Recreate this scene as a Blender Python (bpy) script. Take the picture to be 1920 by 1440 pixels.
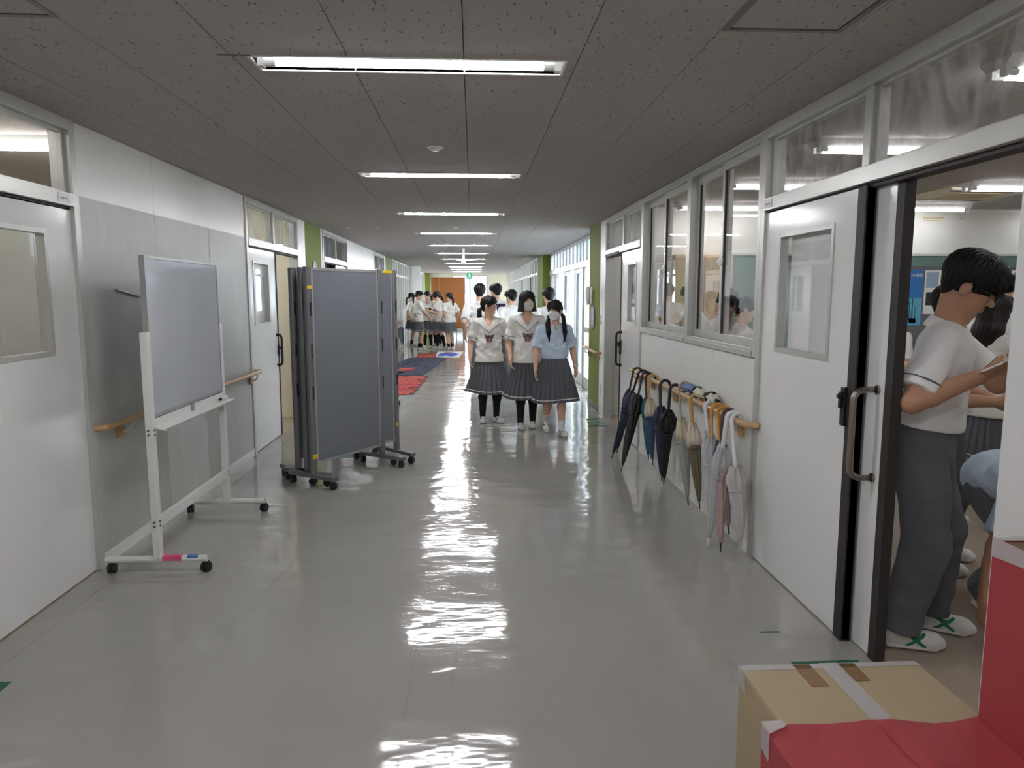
import bpy, bmesh, math, random
import numpy as np
from mathutils import Vector, Matrix, noise as mnoise

for _o in list(bpy.data.objects):
    bpy.data.objects.remove(_o)
SC = bpy.context.scene
COL = SC.collection
random.seed(7)
PI = math.pi

# ---------------------------------------------------------------- camera, world, exposure
cam_data = bpy.data.cameras.new('camera')
cam_data.sensor_width = 36.0
cam_data.sensor_fit = 'HORIZONTAL'
cam_data.lens = 1345.0 / 1920.0 * 36.0
cam_data.clip_start = 0.02
cam_data.clip_end = 500
cam = bpy.data.objects.new('camera', cam_data)
COL.objects.link(cam)
cam.location = (0, 0, 1.58)
cam.rotation_euler = (math.radians(90 - 7.162), 0, math.radians(-3.0825))
SC.camera = cam

world = bpy.data.worlds.new('overcast_sky')
SC.world = world
world.use_nodes = True
_bg = world.node_tree.nodes['Background']
_bg.inputs[0].default_value = (0.76, 0.88, 1.0, 1)
_bg.inputs[1].default_value = 8.0

TUBE = 96.0          # emission of the fluorescent tubes
CLASS_TUBE = 12.0    # emission of the tubes in the classroom
LEFT_FILL = 30.0     # emission of the unseen tubes added to brighten the left room
SC.view_settings.view_transform = 'Standard'
SC.view_settings.look = 'None'
SC.view_settings.gamma = 1.0
SC.view_settings.use_curve_mapping = False
SC.view_settings.exposure = 0.6
SC.cycles.use_denoising = True
SC.cycles.use_adaptive_sampling = True
SC.cycles.adaptive_threshold = 0.2
SC.cycles.adaptive_min_samples = 16
SC.cycles.max_bounces = 6
SC.cycles.diffuse_bounces = 4
SC.cycles.glossy_bounces = 3
SC.cycles.transparent_max_bounces = 16
SC.cycles.sample_clamp_indirect = 6.0
SC.cycles.caustics_reflective = False
SC.cycles.caustics_refractive = False

# ---------------------------------------------------------------- materials
def lin(c):
    def f(v):
        v = v / 255.0
        return v / 12.92 if v <= 0.04045 else ((v + 0.055) / 1.055) ** 2.4
    return (f(c[0]), f(c[1]), f(c[2]))

MATS = {}
def mat(name, rgb, rough=0.5, metal=0.0, spec=0.5, var=0.06, nscale=6.0, bump=0.0, bscale=40.0,
        stretch=None, emit=0.0, alpha=1.0, sheen=0.0, sss=0.0, coat=0.0, trans=0.0):
    if name in MATS:
        return MATS[name]
    m = bpy.data.materials.new(name)
    m.use_nodes = True
    nt = m.node_tree
    N, K = nt.nodes, nt.links
    b = N['Principled BSDF']
    c = lin(rgb)
    tc = N.new('ShaderNodeTexCoord')
    src = tc.outputs['Object']
    if stretch:
        mp = N.new('ShaderNodeMapping')
        mp.inputs['Scale'].default_value = stretch
        K.new(src, mp.inputs[0])
        src = mp.outputs[0]
    nz = N.new('ShaderNodeTexNoise')
    nz.inputs['Scale'].default_value = nscale
    nz.inputs['Detail'].default_value = 2
    K.new(src, nz.inputs['Vector'])
    mx = N.new('ShaderNodeMix')
    mx.data_type = 'RGBA'
    K.new(nz.outputs[0], mx.inputs[0])
    mx.inputs[6].default_value = (*[v * (1 - var) for v in c], 1)
    mx.inputs[7].default_value = (*[min(1, v * (1 + var)) for v in c], 1)
    K.new(mx.outputs[2], b.inputs['Base Color'])
    b.inputs['Roughness'].default_value = rough
    b.inputs['Metallic'].default_value = metal
    b.inputs['Specular IOR Level'].default_value = spec
    b.inputs['Alpha'].default_value = alpha
    if sheen:
        b.inputs['Sheen Weight'].default_value = sheen
    if sss:
        b.inputs['Subsurface Weight'].default_value = sss
        b.inputs['Subsurface Radius'].default_value = (0.02, 0.008, 0.005)
        b.inputs['Subsurface Scale'].default_value = 0.5
    if coat:
        b.inputs['Coat Weight'].default_value = coat
        b.inputs['Coat Roughness'].default_value = 0.06
    if trans:
        b.inputs['Transmission Weight'].default_value = trans
    if emit:
        b.inputs['Emission Color'].default_value = (*c, 1)
        b.inputs['Emission Strength'].default_value = emit
    if bump:
        n2 = N.new('ShaderNodeTexNoise')
        n2.inputs['Scale'].default_value = bscale
        n2.inputs['Detail'].default_value = 1
        K.new(src, n2.inputs['Vector'])
        bp = N.new('ShaderNodeBump')
        bp.inputs['Strength'].default_value = bump
        bp.inputs['Distance'].default_value = 0.01
        K.new(n2.outputs[0], bp.inputs['Height'])
        K.new(bp.outputs[0], b.inputs['Normal'])
    MATS[name] = m
    return m

def glass_mat(name, tint=(1, 1, 1), smear=0.0, refl=1.0, smear_scale=2.0):
    """Thin window glass: transparent, with mirror reflections by the Fresnel law and faint smears."""
    m = bpy.data.materials.new(name)
    m.use_nodes = True
    nt = m.node_tree
    N, K = nt.nodes, nt.links
    N.remove(N['Principled BSDF'])
    out = N['Material Output']
    tr = N.new('ShaderNodeBsdfTransparent')
    tr.inputs[0].default_value = (*tint, 1)
    gl = N.new('ShaderNodeBsdfGlossy')
    gl.inputs['Roughness'].default_value = 0.02
    gl.inputs[0].default_value = (refl, refl, refl, 1)
    fr = N.new('ShaderNodeFresnel')
    fr.inputs[0].default_value = 1.6
    mx = N.new('ShaderNodeMixShader')
    ge = N.new('ShaderNodeNewGeometry')          # reflect at the front surface only; no total reflection inside the pane
    iv = N.new('ShaderNodeMath')
    iv.operation = 'SUBTRACT'
    iv.inputs[0].default_value = 1.0
    K.new(ge.outputs['Backfacing'], iv.inputs[1])
    ml = N.new('ShaderNodeMath')
    ml.operation = 'MULTIPLY'
    K.new(fr.outputs[0], ml.inputs[0])
    K.new(iv.outputs[0], ml.inputs[1])
    K.new(ml.outputs[0], mx.inputs[0])
    K.new(tr.outputs[0], mx.inputs[1])
    K.new(gl.outputs[0], mx.inputs[2])
    last = mx
    if smear:
        df = N.new('ShaderNodeBsdfDiffuse')
        df.inputs[0].default_value = (0.8, 0.82, 0.84, 1)
        tc = N.new('ShaderNodeTexCoord')
        mp = N.new('ShaderNodeMapping')
        mp.inputs['Scale'].default_value = (1, 2.2, 1.1)
        K.new(tc.outputs['Object'], mp.inputs[0])
        nz = N.new('ShaderNodeTexNoise')
        nz.inputs['Scale'].default_value = smear_scale
        nz.inputs['Detail'].default_value = 6
        nz.inputs['Distortion'].default_value = 2.2
        K.new(mp.outputs[0], nz.inputs['Vector'])
        rp = N.new('ShaderNodeMapRange')
        rp.inputs[1].default_value = 0.45
        rp.inputs[2].default_value = 0.8
        rp.inputs[3].default_value = 0.0
        rp.inputs[4].default_value = smear
        K.new(nz.outputs[0], rp.inputs[0])
        m2 = N.new('ShaderNodeMixShader')
        K.new(rp.outputs[0], m2.inputs[0])
        K.new(mx.outputs[0], m2.inputs[1])
        K.new(df.outputs[0], m2.inputs[2])
        last = m2
    K.new(last.outputs[0], out.inputs[0])
    MATS[name] = m
    return m

def floor_mat(name, rgb, rough=0.13, wave=0.05, speck=True):
    m = bpy.data.materials.new(name)
    m.use_nodes = True
    nt = m.node_tree
    N, K = nt.nodes, nt.links
    b = N['Principled BSDF']
    c = lin(rgb)
    tc = N.new('ShaderNodeTexCoord')
    def noise(scale, detail=4, stretch=(1, 1, 1), dist=0.0):
        mp = N.new('ShaderNodeMapping')
        mp.inputs['Scale'].default_value = stretch
        K.new(tc.outputs['Object'], mp.inputs[0])
        n = N.new('ShaderNodeTexNoise')
        n.inputs['Scale'].default_value = scale
        n.inputs['Detail'].default_value = detail
        n.inputs['Distortion'].default_value = dist
        K.new(mp.outputs[0], n.inputs['Vector'])
        return n
    big = noise(0.9, 3)
    mx = N.new('ShaderNodeMix')
    mx.data_type = 'RGBA'
    K.new(big.outputs[0], mx.inputs[0])
    mx.inputs[6].default_value = (*[v * 0.9 for v in c], 1)
    mx.inputs[7].default_value = (*[v * 1.1 for v in c], 1)
    # faint marbling of the vinyl along the corridor and thin scuffs
    scf = noise(5.0, 5, (1.6, 0.22, 1), 1.5)
    rp = N.new('ShaderNodeMapRange')
    rp.inputs[1].default_value = 0.66
    rp.inputs[2].default_value = 0.74
    rp.inputs[4].default_value = 0.16
    K.new(scf.outputs[0], rp.inputs[0])
    m2 = N.new('ShaderNodeMix')
    m2.data_type = 'RGBA'
    K.new(rp.outputs[0], m2.inputs[0])
    K.new(mx.outputs[2], m2.inputs[6])
    m2.inputs[7].default_value = (*[v * 0.45 for v in c], 1)
    K.new(m2.outputs[2], b.inputs['Base Color'])
    rr = noise(2.3, 2, (1, 0.5, 1))
    r2 = N.new('ShaderNodeMapRange')
    r2.inputs[3].default_value = rough * 0.65
    r2.inputs[4].default_value = rough * 1.5
    K.new(rr.outputs[0], r2.inputs[0])
    K.new(r2.outputs[0], b.inputs['Roughness'])
    b.inputs['Specular IOR Level'].default_value = 0.55
    w1 = noise(2.6, 1, (1.0, 1.7, 1))
    w2 = noise(11.0, 1, (0.8, 1.8, 1))
    ad = N.new('ShaderNodeMath')
    ad.operation = 'MULTIPLY_ADD'
    K.new(w2.outputs[0], ad.inputs[0])
    ad.inputs[1].default_value = 0.17
    K.new(w1.outputs[0], ad.inputs[2])
    bp = N.new('ShaderNodeBump')
    bp.inputs['Strength'].default_value = 1.0
    bp.inputs['Distance'].default_value = wave * 0.1
    K.new(ad.outputs[0], bp.inputs['Height'])
    K.new(bp.outputs[0], b.inputs['Normal'])
    MATS[name] = m
    return m

def ceiling_mat(name, rgb):
    """Mineral fibre board: off-white with short dark fissures."""
    m = bpy.data.materials.new(name)
    m.use_nodes = True
    nt = m.node_tree
    N, K = nt.nodes, nt.links
    b = N['Principled BSDF']
    c = lin(rgb)
    ge = N.new('ShaderNodeNewGeometry')
    mp = N.new('ShaderNodeMapping')
    mp.inputs['Scale'].default_value = (58, 26, 30)
    K.new(ge.outputs['Position'], mp.inputs[0])
    dn = N.new('ShaderNodeTexNoise')
    dn.inputs['Scale'].default_value = 0.5
    K.new(mp.outputs[0], dn.inputs['Vector'])
    va = N.new('ShaderNodeVectorMath')
    va.operation = 'MULTIPLY_ADD'
    K.new(dn.outputs['Color'], va.inputs[0])
    va.inputs[1].default_value = (2.2, 2.2, 2.2)
    K.new(mp.outputs[0], va.inputs[2])
    vo = N.new('ShaderNodeTexVoronoi')
    vo.inputs['Scale'].default_value = 0.85
    K.new(va.outputs[0], vo.inputs['Vector'])
    lt = N.new('ShaderNodeMath')
    lt.operation = 'LESS_THAN'
    K.new(vo.outputs['Distance'], lt.inputs[0])
    lt.inputs[1].default_value = 0.20
    wn = N.new('ShaderNodeMath')
    wn.operation = 'GREATER_THAN'
    sp = N.new('ShaderNodeSeparateColor')
    K.new(vo.outputs['Color'], sp.inputs[0])
    K.new(sp.outputs[0], wn.inputs[0])
    wn.inputs[1].default_value = 0.45
    mu = N.new('ShaderNodeMath')
    mu.operation = 'MULTIPLY'
    K.new(lt.outputs[0], mu.inputs[0])
    K.new(wn.outputs[0], mu.inputs[1])
    mu2 = N.new('ShaderNodeMath')
    mu2.operation = 'MULTIPLY'
    K.new(mu.outputs[0], mu2.inputs[0])
    mu2.inputs[1].default_value = 0.72
    mx = N.new('ShaderNodeMix')
    mx.data_type = 'RGBA'
    K.new(mu2.outputs[0], mx.inputs[0])
    mx.inputs[6].default_value = (*c, 1)
    mx.inputs[7].default_value = (c[0] * 0.25, c[1] * 0.24, c[2] * 0.23, 1)
    K.new(mx.outputs[2], b.inputs['Base Color'])
    b.inputs['Roughness'].default_value = 0.95
    b.inputs['Specular IOR Level'].default_value = 0.1
    MATS[name] = m
    return m

def wall_mat(name, rgb, rough=0.35, smear=0.0):
    """Painted steel panel; smear adds the pale wiped cloudy streaks seen on the boards."""
    m = bpy.data.materials.new(name)
    m.use_nodes = True
    nt = m.node_tree
    N, K = nt.nodes, nt.links
    b = N['Principled BSDF']
    c = lin(rgb)
    ge = N.new('ShaderNodeNewGeometry')
    mp = N.new('ShaderNodeMapping')
    mp.inputs['Scale'].default_value = (1, 1.7, 0.8)
    mp.inputs['Rotation'].default_value = (0.35, 0, 0)
    K.new(ge.outputs['Position'], mp.inputs[0])
    nz = N.new('ShaderNodeTexNoise')
    nz.inputs['Scale'].default_value = 3.0
    nz.inputs['Detail'].default_value = 5
    nz.inputs['Roughness'].default_value = 0.62
    nz.inputs['Distortion'].default_value = 0.6
    K.new(mp.outputs[0], nz.inputs['Vector'])
    rp = N.new('ShaderNodeMapRange')
    rp.inputs[1].default_value = 0.45
    rp.inputs[2].default_value = 0.72
    rp.inputs[3].default_value = 0.0
    rp.inputs[4].default_value = 0.05 + smear
    K.new(nz.outputs[0], rp.inputs[0])
    mx = N.new('ShaderNodeMix')
    mx.data_type = 'RGBA'
    K.new(rp.outputs[0], mx.inputs[0])
    mx.inputs[6].default_value = (*c, 1)
    mx.inputs[7].default_value = (min(1, c[0] * 1.5), min(1, c[1] * 1.5), min(1, c[2] * 1.46), 1)
    K.new(mx.outputs[2], b.inputs['Base Color'])
    r2 = N.new('ShaderNodeMapRange')
    r2.inputs[3].default_value = rough * 0.8
    r2.inputs[4].default_value = rough * 1.35
    K.new(nz.outputs[0], r2.inputs[0])
    K.new(r2.outputs[0], b.inputs['Roughness'])
    MATS[name] = m
    return m

def emit_mat(name, rgb, strength):
    m = bpy.data.materials.new(name)
    m.use_nodes = True
    nt = m.node_tree
    b = nt.nodes['Principled BSDF']
    b.inputs['Base Color'].default_value = (0.9, 0.9, 0.9, 1)
    b.inputs['Emission Color'].default_value = (*lin(rgb), 1)
    b.inputs['Emission Strength'].default_value = strength
    MATS[name] = m
    return m

# ---------------------------------------------------------------- mesh helpers
class MB:
    def __init__(self):
        self.v = []
        self.f = []
        self.m = []
        self.mi = 0
    def add(self, vs, fs):
        o = len(self.v)
        self.v.extend([tuple(p) for p in vs])
        for f in fs:
            self.f.append(tuple(i + o for i in f))
            self.m.append(self.mi)
        return self
    def box(self, x0, x1, y0, y1, z0, z1, M=None):
        if x0 > x1: x0, x1 = x1, x0
        if y0 > y1: y0, y1 = y1, y0
        if z0 > z1: z0, z1 = z1, z0
        vs = [(x0, y0, z0), (x1, y0, z0), (x1, y1, z0), (x0, y1, z0), (x0, y0, z1), (x1, y0, z1), (x1, y1, z1), (x0, y1, z1)]
        if M is not None:
            vs = [tuple(M @ Vector(p)) for p in vs]
        return self.add(vs, [(0, 3, 2, 1), (4, 5, 6, 7), (0, 1, 5, 4), (1, 2, 6, 5), (2, 3, 7, 6), (3, 0, 4, 7)])
    def tube(self, pts, r, n=8, caps=True, closed=False):
        pts = [Vector(p) for p in pts]
        rs = r if isinstance(r, (list, tuple)) else [r] * len(pts)
        t0 = (pts[1] - pts[0]).normalized()
        a = Vector((0, 0, 1)) if abs(t0.z) < 0.9 else Vector((1, 0, 0))
        u = t0.cross(a).normalized()
        rings = []
        L = len(pts)
        for i, p in enumerate(pts):
            if closed:
                t = (pts[(i + 1) % L] - pts[i - 1]).normalized()
            elif i == 0:
                t = t0
            elif i == L - 1:
                t = (pts[i] - pts[i - 1]).normalized()
            else:
                t = ((pts[i + 1] - p).normalized() + (p - pts[i - 1]).normalized()).normalized()
            u = (u - t * u.dot(t)).normalized()
            w = t.cross(u)
            rings.append([p + (u * math.cos(2 * PI * k / n) + w * math.sin(2 * PI * k / n)) * rs[i] for k in range(n)])
        vs = [q for R in rings for q in R]
        fs = []
        for i in range(L if closed else L - 1):
            a0, b0 = i * n, ((i + 1) % L) * n
            for k in range(n):
                k2 = (k + 1) % n
                fs.append((a0 + k, a0 + k2, b0 + k2, b0 + k))
        if caps and not closed:
            fs.append(tuple(reversed(range(n))))
            fs.append(tuple((L - 1) * n + k for k in range(n)))
        return self.add(vs, fs)
    def cyl(self, p0, p1, r0, r1=None, n=16):
        return self.tube([p0, p1], [r0, r0 if r1 is None else r1], n)
    def loft(self, rings, cap0=True, cap1=True, closed_u=True):
        n = len(rings[0])
        vs = [q for R in rings for q in R]
        fs = []
        for i in range(len(rings) - 1):
            for k in range(n if closed_u else n - 1):
                k2 = (k + 1) % n
                fs.append((i * n + k, i * n + k2, (i + 1) * n + k2, (i + 1) * n + k))
        if cap0: fs.append(tuple(reversed(range(n))))
        if cap1: fs.append(tuple((len(rings) - 1) * n + k for k in range(n)))
        return self.add(vs, fs)
    def lathe(self, prof, n=20, c=(0, 0, 0)):
        return self.loft([[(c[0] + r * math.cos(2 * PI * k / n), c[1] + r * math.sin(2 * PI * k / n), c[2] + z) for k in range(n)] for r, z in prof])
    def prism(self, poly, d, axis=0, base=0.0):
        """poly in the two other axes, extruded from base to base+d along axis."""
        def P(a, b, h):
            return (h, a, b) if axis == 0 else ((a, h, b) if axis == 1 else (a, b, h))
        n = len(poly)
        vs = [P(a, b, base) for a, b in poly] + [P(a, b, base + d) for a, b in poly]
        fs = [tuple(range(n)), tuple(reversed(range(n, 2 * n)))]
        for k in range(n):
            k2 = (k + 1) % n
            fs.append((k, k + n, k2 + n, k2))
        return self.add(vs, fs)
    def mesh(self, name, smooth=False):
        me = bpy.data.meshes.new(name)
        me.from_pydata(self.v, [], self.f)
        bm = bmesh.new()
        bm.from_mesh(me)
        for i, f in enumerate(bm.faces):
            f.smooth = smooth
        bmesh.ops.recalc_face_normals(bm, faces=bm.faces)
        bm.to_mesh(me)
        bm.free()
        if max(self.m, default=0) > 0:
            me.polygons.foreach_set('material_index', self.m)
        return me

def obj(name, mb, mats, parent=None, smooth=False, bev=0.0, kind=None, autos=None):
    me = mb if isinstance(mb, bpy.types.Mesh) else mb.mesh(name, smooth)
    o = bpy.data.objects.new(name, me)
    COL.objects.link(o)
    if not me.materials:
        for m in (mats if isinstance(mats, (list, tuple)) else [mats]):
            me.materials.append(MATS[m] if isinstance(m, str) else m)
    if parent is not None:
        o.parent = parent
    if bev:
        md = o.modifiers.new('bevel', 'BEVEL')
        md.width = bev
        md.segments = 2
        md.limit_method = 'ANGLE'
    if kind:
        o['kind'] = kind
    return o

def tag(o, label, cat=None, group=None):
    o['label'] = label
    if cat: o['category'] = cat
    if group: o['group'] = group
    return o

def thing(name, label, cat, loc=(0, 0, 0), rz=0.0, group=None):
    o = bpy.data.objects.new(name, None)
    o.empty_display_size = 0.1
    COL.objects.link(o)
    o.location = loc
    o.rotation_euler = (0, 0, rz)
    return tag(o, label, cat, group)

def copy_tree(o, parent=None):
    c = o.copy()
    COL.objects.link(c)
    c.parent = parent
    for ch in list(o.children):
        copy_tree(ch, c)
    return c

# ---------------------------------------------------------------- shared materials
ceiling_mat('ceiling_board', (184, 178, 174))
floor_mat('corridor_vinyl', (160, 157, 151), rough=0.085, wave=0.075)
floor_mat('classroom_vinyl', (170, 155, 138), rough=0.2, wave=0.02)
wall_mat('panel_paint', (234, 234, 229), 0.30)
wall_mat('panel_wiped', (188, 189, 184), 0.42, 0.22)
mat('door_paint', (236, 236, 234), 0.16, var=0.02, nscale=2)
mat('aluminium', (196, 196, 190), 0.32, metal=0.25, var=0.03)
mat('aluminium_dark', (120, 120, 118), 0.35, metal=0.5, var=0.03)
mat('white_metal', (232, 232, 230), 0.3, var=0.02)
mat('plaster_white', (226, 224, 218), 0.8, var=0.04)
mat('plaster_cream', (226, 219, 196), 0.8, var=0.04)
mat('green_paint', (114, 128, 46), 0.7, var=0.05)
mat('gasket', (44, 38, 36), 0.6, var=0.1)
mat('black_plastic', (26, 26, 28), 0.4, var=0.1)
mat('dark_void', (20, 20, 22), 0.9)
mat('steel_bar', (150, 140, 132), 0.28, metal=0.9, var=0.04)
mat('wood_rail', (196, 158, 108), 0.4, var=0.16, nscale=9, stretch=(3, 0.5, 3), coat=0.2)
mat('skirting', (104, 104, 108), 0.5)
mat('brown_skirting', (110, 92, 80), 0.5)
mat('sticker_white', (236, 236, 232), 0.5)
mat('green_tape', (20, 92, 66), 0.45)
mat('concrete', (190, 190, 186), 0.8, var=0.1, nscale=2)
glass_mat('glass', smear=0.0)
glass_mat('glass_smeared', smear=0.30, smear_scale=2.4)
glass_mat('glass_frosted', tint=(0.9, 0.92, 0.92), smear=0.5, smear_scale=0.8)

def blind_mat(name):
    m = bpy.data.materials.new(name)
    m.use_nodes = True
    N, K = m.node_tree.nodes, m.node_tree.links
    N.remove(N['Principled BSDF'])
    tl = N.new('ShaderNodeBsdfTranslucent')
    tl.inputs[0].default_value = (0.62, 0.66, 0.70, 1)
    df = N.new('ShaderNodeBsdfDiffuse')
    df.inputs[0].default_value = (0.6, 0.62, 0.66, 1)
    tr = N.new('ShaderNodeBsdfTransparent')
    a = N.new('ShaderNodeMixShader')
    a.inputs[0].default_value = 0.5
    K.new(tl.outputs[0], a.inputs[1])
    K.new(df.outputs[0], a.inputs[2])
    b = N.new('ShaderNodeMixShader')
    b.inputs[0].default_value = 0.16
    K.new(a.outputs[0], b.inputs[1])
    K.new(tr.outputs[0], b.inputs[2])
    K.new(b.outputs[0], N['Material Output'].inputs[0])
    MATS[name] = m
blind_mat('glass_milky')
# ================================================================ THE SETTING
XL, XR, ZC = -2.16, 1.67, 2.505
YB, YE = -3.0, 33.0
CZ = 2.67            # classroom ceiling
XG0 = 1.95

def struct(name, mb, m, label=None, parent=None, **k):
    o = obj(name, mb, m, parent, **k)
    if parent is None:
        o['kind'] = 'structure'
        if label: o['label'] = label
    return o

# floors ---------------------------------------------------------
fl = MB().box(XL, XR + 0.05, YB, YE, -0.12, -0.004).box(XR + 0.05, XG0, 10.31, 17.35, -0.12, -0.004)
floor = struct('floor', fl, 'corridor_vinyl', 'grey polished vinyl floor of the school corridor')
for xa, xb in ((XL, -2.02), (-2.018, -0.268), (-0.266, XR + 0.055)):
    obj('vinyl_sheet', MB().box(xa, xb, YB, YE, -0.004, 0.0), 'corridor_vinyl', floor)
obj('vinyl_sheet', MB().box(XR + 0.055, XG0, 10.31, 17.35, -0.004, 0.0), 'corridor_vinyl', floor)
struct('floor_classroom', MB().box(XR + 0.06, 9.2, -0.5, 9.3, -0.12, 0.0), 'classroom_vinyl', 'tan vinyl floor of the classroom beyond the open sliding door')
struct('floor_room_left', MB().box(-8.2, XL, -0.5, 9.4, -0.12, 0.0), 'classroom_vinyl', 'tan vinyl floor of the room behind the left doors')
struct('floor_far_rooms', MB().box(-8.2, XL, 9.4, YE, -0.12, 0.0), 'classroom_vinyl')
struct('floor_outside', MB().box(XR + 0.2, 40, 9.35, 60, -0.3, -0.03).box(-40, XR + 0.2, YE + 0.1, 70, -0.3, -0.06), 'concrete', 'pale concrete ground outside the glass doors')

# ceiling ---------------------------------------------------------
LIGHT_Y = [3.085 + 2.735 * k for k in range(-2, 11)]
LX0, LX1, LW = -0.865, 0.372, 0.085
ceil = struct('ceiling', MB().box(XL - 0.1, XR + 0.3, YB, YE, ZC + 0.14, ZC + 0.3), 'plaster_white', 'low off-white ceiling of fissured mineral boards')
HATCH = [(0.885, 1.315, 1.72, 2.63), (-1.83, -1.385, 1.72, 2.63), (-1.77, -1.33, 10.33, 10.66)]

def tile_boxes(x0, x1, y0, y1, holes, z0=ZC, z1=ZC + 0.012):
    rects = [(x0, x1, y0, y1)]
    for hx0, hx1, hy0, hy1 in holes:
        nxt = []
        for a, b, c, d in rects:
            if hx0 >= b or hx1 <= a or hy0 >= d or hy1 <= c:
                nxt.append((a, b, c, d))
                continue
            if hy0 > c: nxt.append((a, b, c, hy0))
            if hy1 < d: nxt.append((a, b, hy1, d))
            ya, yb = max(c, hy0), min(d, hy1)
            if hx0 > a: nxt.append((a, hx0, ya, yb))
            if hx1 < b: nxt.append((hx1, b, ya, yb))
        rects = nxt
    mb = MB()
    for a, b, c, d in rects:
        mb.box(a, b, c, d, z0, z1)
    return mb

HOLES = [(LX0, LX1, y - LW, y + LW) for y in LIGHT_Y] + HATCH
TW, TL, YT = 0.455, 0.91, 12.7
base = {}
for i in range(-5, 5):
    xa, xb = -0.03 + TW * i, -0.03 + TW * (i + 1)
    if xb < XL or xa > XR: continue
    y = 3.50 - TL * 4 + (0.455 if (i % 2) == 0 else 0.0)
    while y < YT:
        ax, bx_, ay, by = max(xa + 0.0018, XL), min(xb - 0.0018, XR), y + 0.0006, min(y + TL - 0.0006, YT)
        if bx_ - ax > 0.02 and by - ay > 0.02:
            hit = [h for h in HOLES if not (h[0] >= bx_ or h[1] <= ax or h[2] >= by or h[3] <= ay)]
            mb = tile_boxes(ax, bx_, ay, by, hit)
            if mb.v:
                key = (round(bx_ - ax, 3), round(by - ay, 3)) if not hit else None
                if key and key in base:
                    me, (ox, oy) = base[key]
                    o = bpy.data.objects.new('ceiling_tile', me)
                    COL.objects.link(o)
                    o.parent = ceil
                    o.location = (ax - ox, ay - oy, 0)
                else:
                    o = obj('ceiling_tile', mb, 'ceiling_board', ceil)
                    if key: base[key] = (o.data, (ax, ay))
        y += TL
# boards too far off to tell apart, in long runs between the seams; the bright bay by the glass doors reaches further right
for i in range(-5, 5):
    xa, xb = -0.03 + TW * i, -0.03 + TW * (i + 1)
    if xb < XL or xa > XR: continue
    obj('ceiling_tile', tile_boxes(max(xa + 0.0018, XL), min(xb - 0.0018, XR), YT, YE, HOLES), 'ceiling_board', ceil)
obj('ceiling_strip', MB().box(XR, XR + 0.25, 10.3, 17.35, ZC, ZC + 0.012), 'ceiling_board', ceil)
obj('ceiling_backing', MB().box(XL, XR, YB, 2.0, ZC + 0.1, ZC + 0.12), 'ceiling_board', ceil)
for n, (a, b, c, d) in enumerate(HATCH):
    fr = MB()
    for q in ((a, a + 0.022, c, d), (b - 0.022, b, c, d), (a + 0.022, b - 0.022, c, c + 0.022), (a + 0.022, b - 0.022, d - 0.022, d)):
        fr.box(*q, ZC - 0.003, ZC + 0.012)
    hobj = obj('access_hatch', MB().box(a + 0.024, b - 0.024, c + 0.024, d - 0.024, ZC + 0.001, ZC + 0.012), 'ceiling_board', ceil)
    obj('hatch_frame', fr, 'aluminium_dark' if n < 2 else 'aluminium', hobj)

# classroom / side rooms shells ------------------------------------
struct('ceiling_classroom', MB().box(XR + 0.1, 9.2, -0.5, 9.3, CZ, CZ + 0.2), 'ceiling_board', 'pale fissured ceiling of the classroom')
struct('ceiling_room_left', MB().box(-8.2, XL - 0.1, -0.5, 9.4, CZ, CZ + 0.2), 'ceiling_board')
struct('ceiling_far_rooms', MB().box(-8.2, XL - 0.1, 9.4, YE, CZ, CZ + 0.2), 'ceiling_board')
struct('ceiling_far_right', MB().box(XR + 0.1, 6.2, 18.6, YE, CZ, CZ + 0.2), 'ceiling_board')
wall_c = struct('wall_classroom', MB().box(XR + 0.1, 9.2, 9.2, 9.32, 0, CZ), 'plaster_white', 'cream end wall of the classroom above the green board')
struct('wall_classroom_side', MB().box(9.1, 9.2, -0.5, 9.2, 0, CZ), 'plaster_white')
struct('wall_classroom_rear', MB().box(XR + 0.1, 9.2, -0.6, -0.5, 0, CZ), 'plaster_white')
struct('wall_room_left', MB().box(-8.2, XL - 0.1, 9.28, 9.4, 0, CZ).box(-8.2, XL - 0.1, -0.6, -0.5, 0, CZ).box(-8.3, -8.2, -0.6, 9.4, 0, CZ), 'plaster_cream', 'cream wall inside the room behind the left sliding doors')
struct('wall_far_left_room', MB().box(-8.2, XL - 0.1, 18.1, 18.3, 0, CZ).box(-8.3, -8.2, 9.4, 18.3, 0, CZ).box(-8.3, -8.2, 18.3, YE, 0, 0.8).box(-8.3, -8.2, 18.3, YE, 2.3, CZ), 'plaster_white')
struct('wall_far_right_room', MB().box(XR + 0.1, 6.2, 18.6, 18.7, 0, CZ).box(6.1, 6.2, 18.7, YE, 0, 0.8).box(6.1, 6.2, 18.7, YE, 2.3, CZ), 'plaster_white')
struct('wall_back', MB().box(XL - 0.1, XR + 0.1, YB - 0.1, YB, 0, ZC + 0.2), 'panel_paint')

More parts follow.
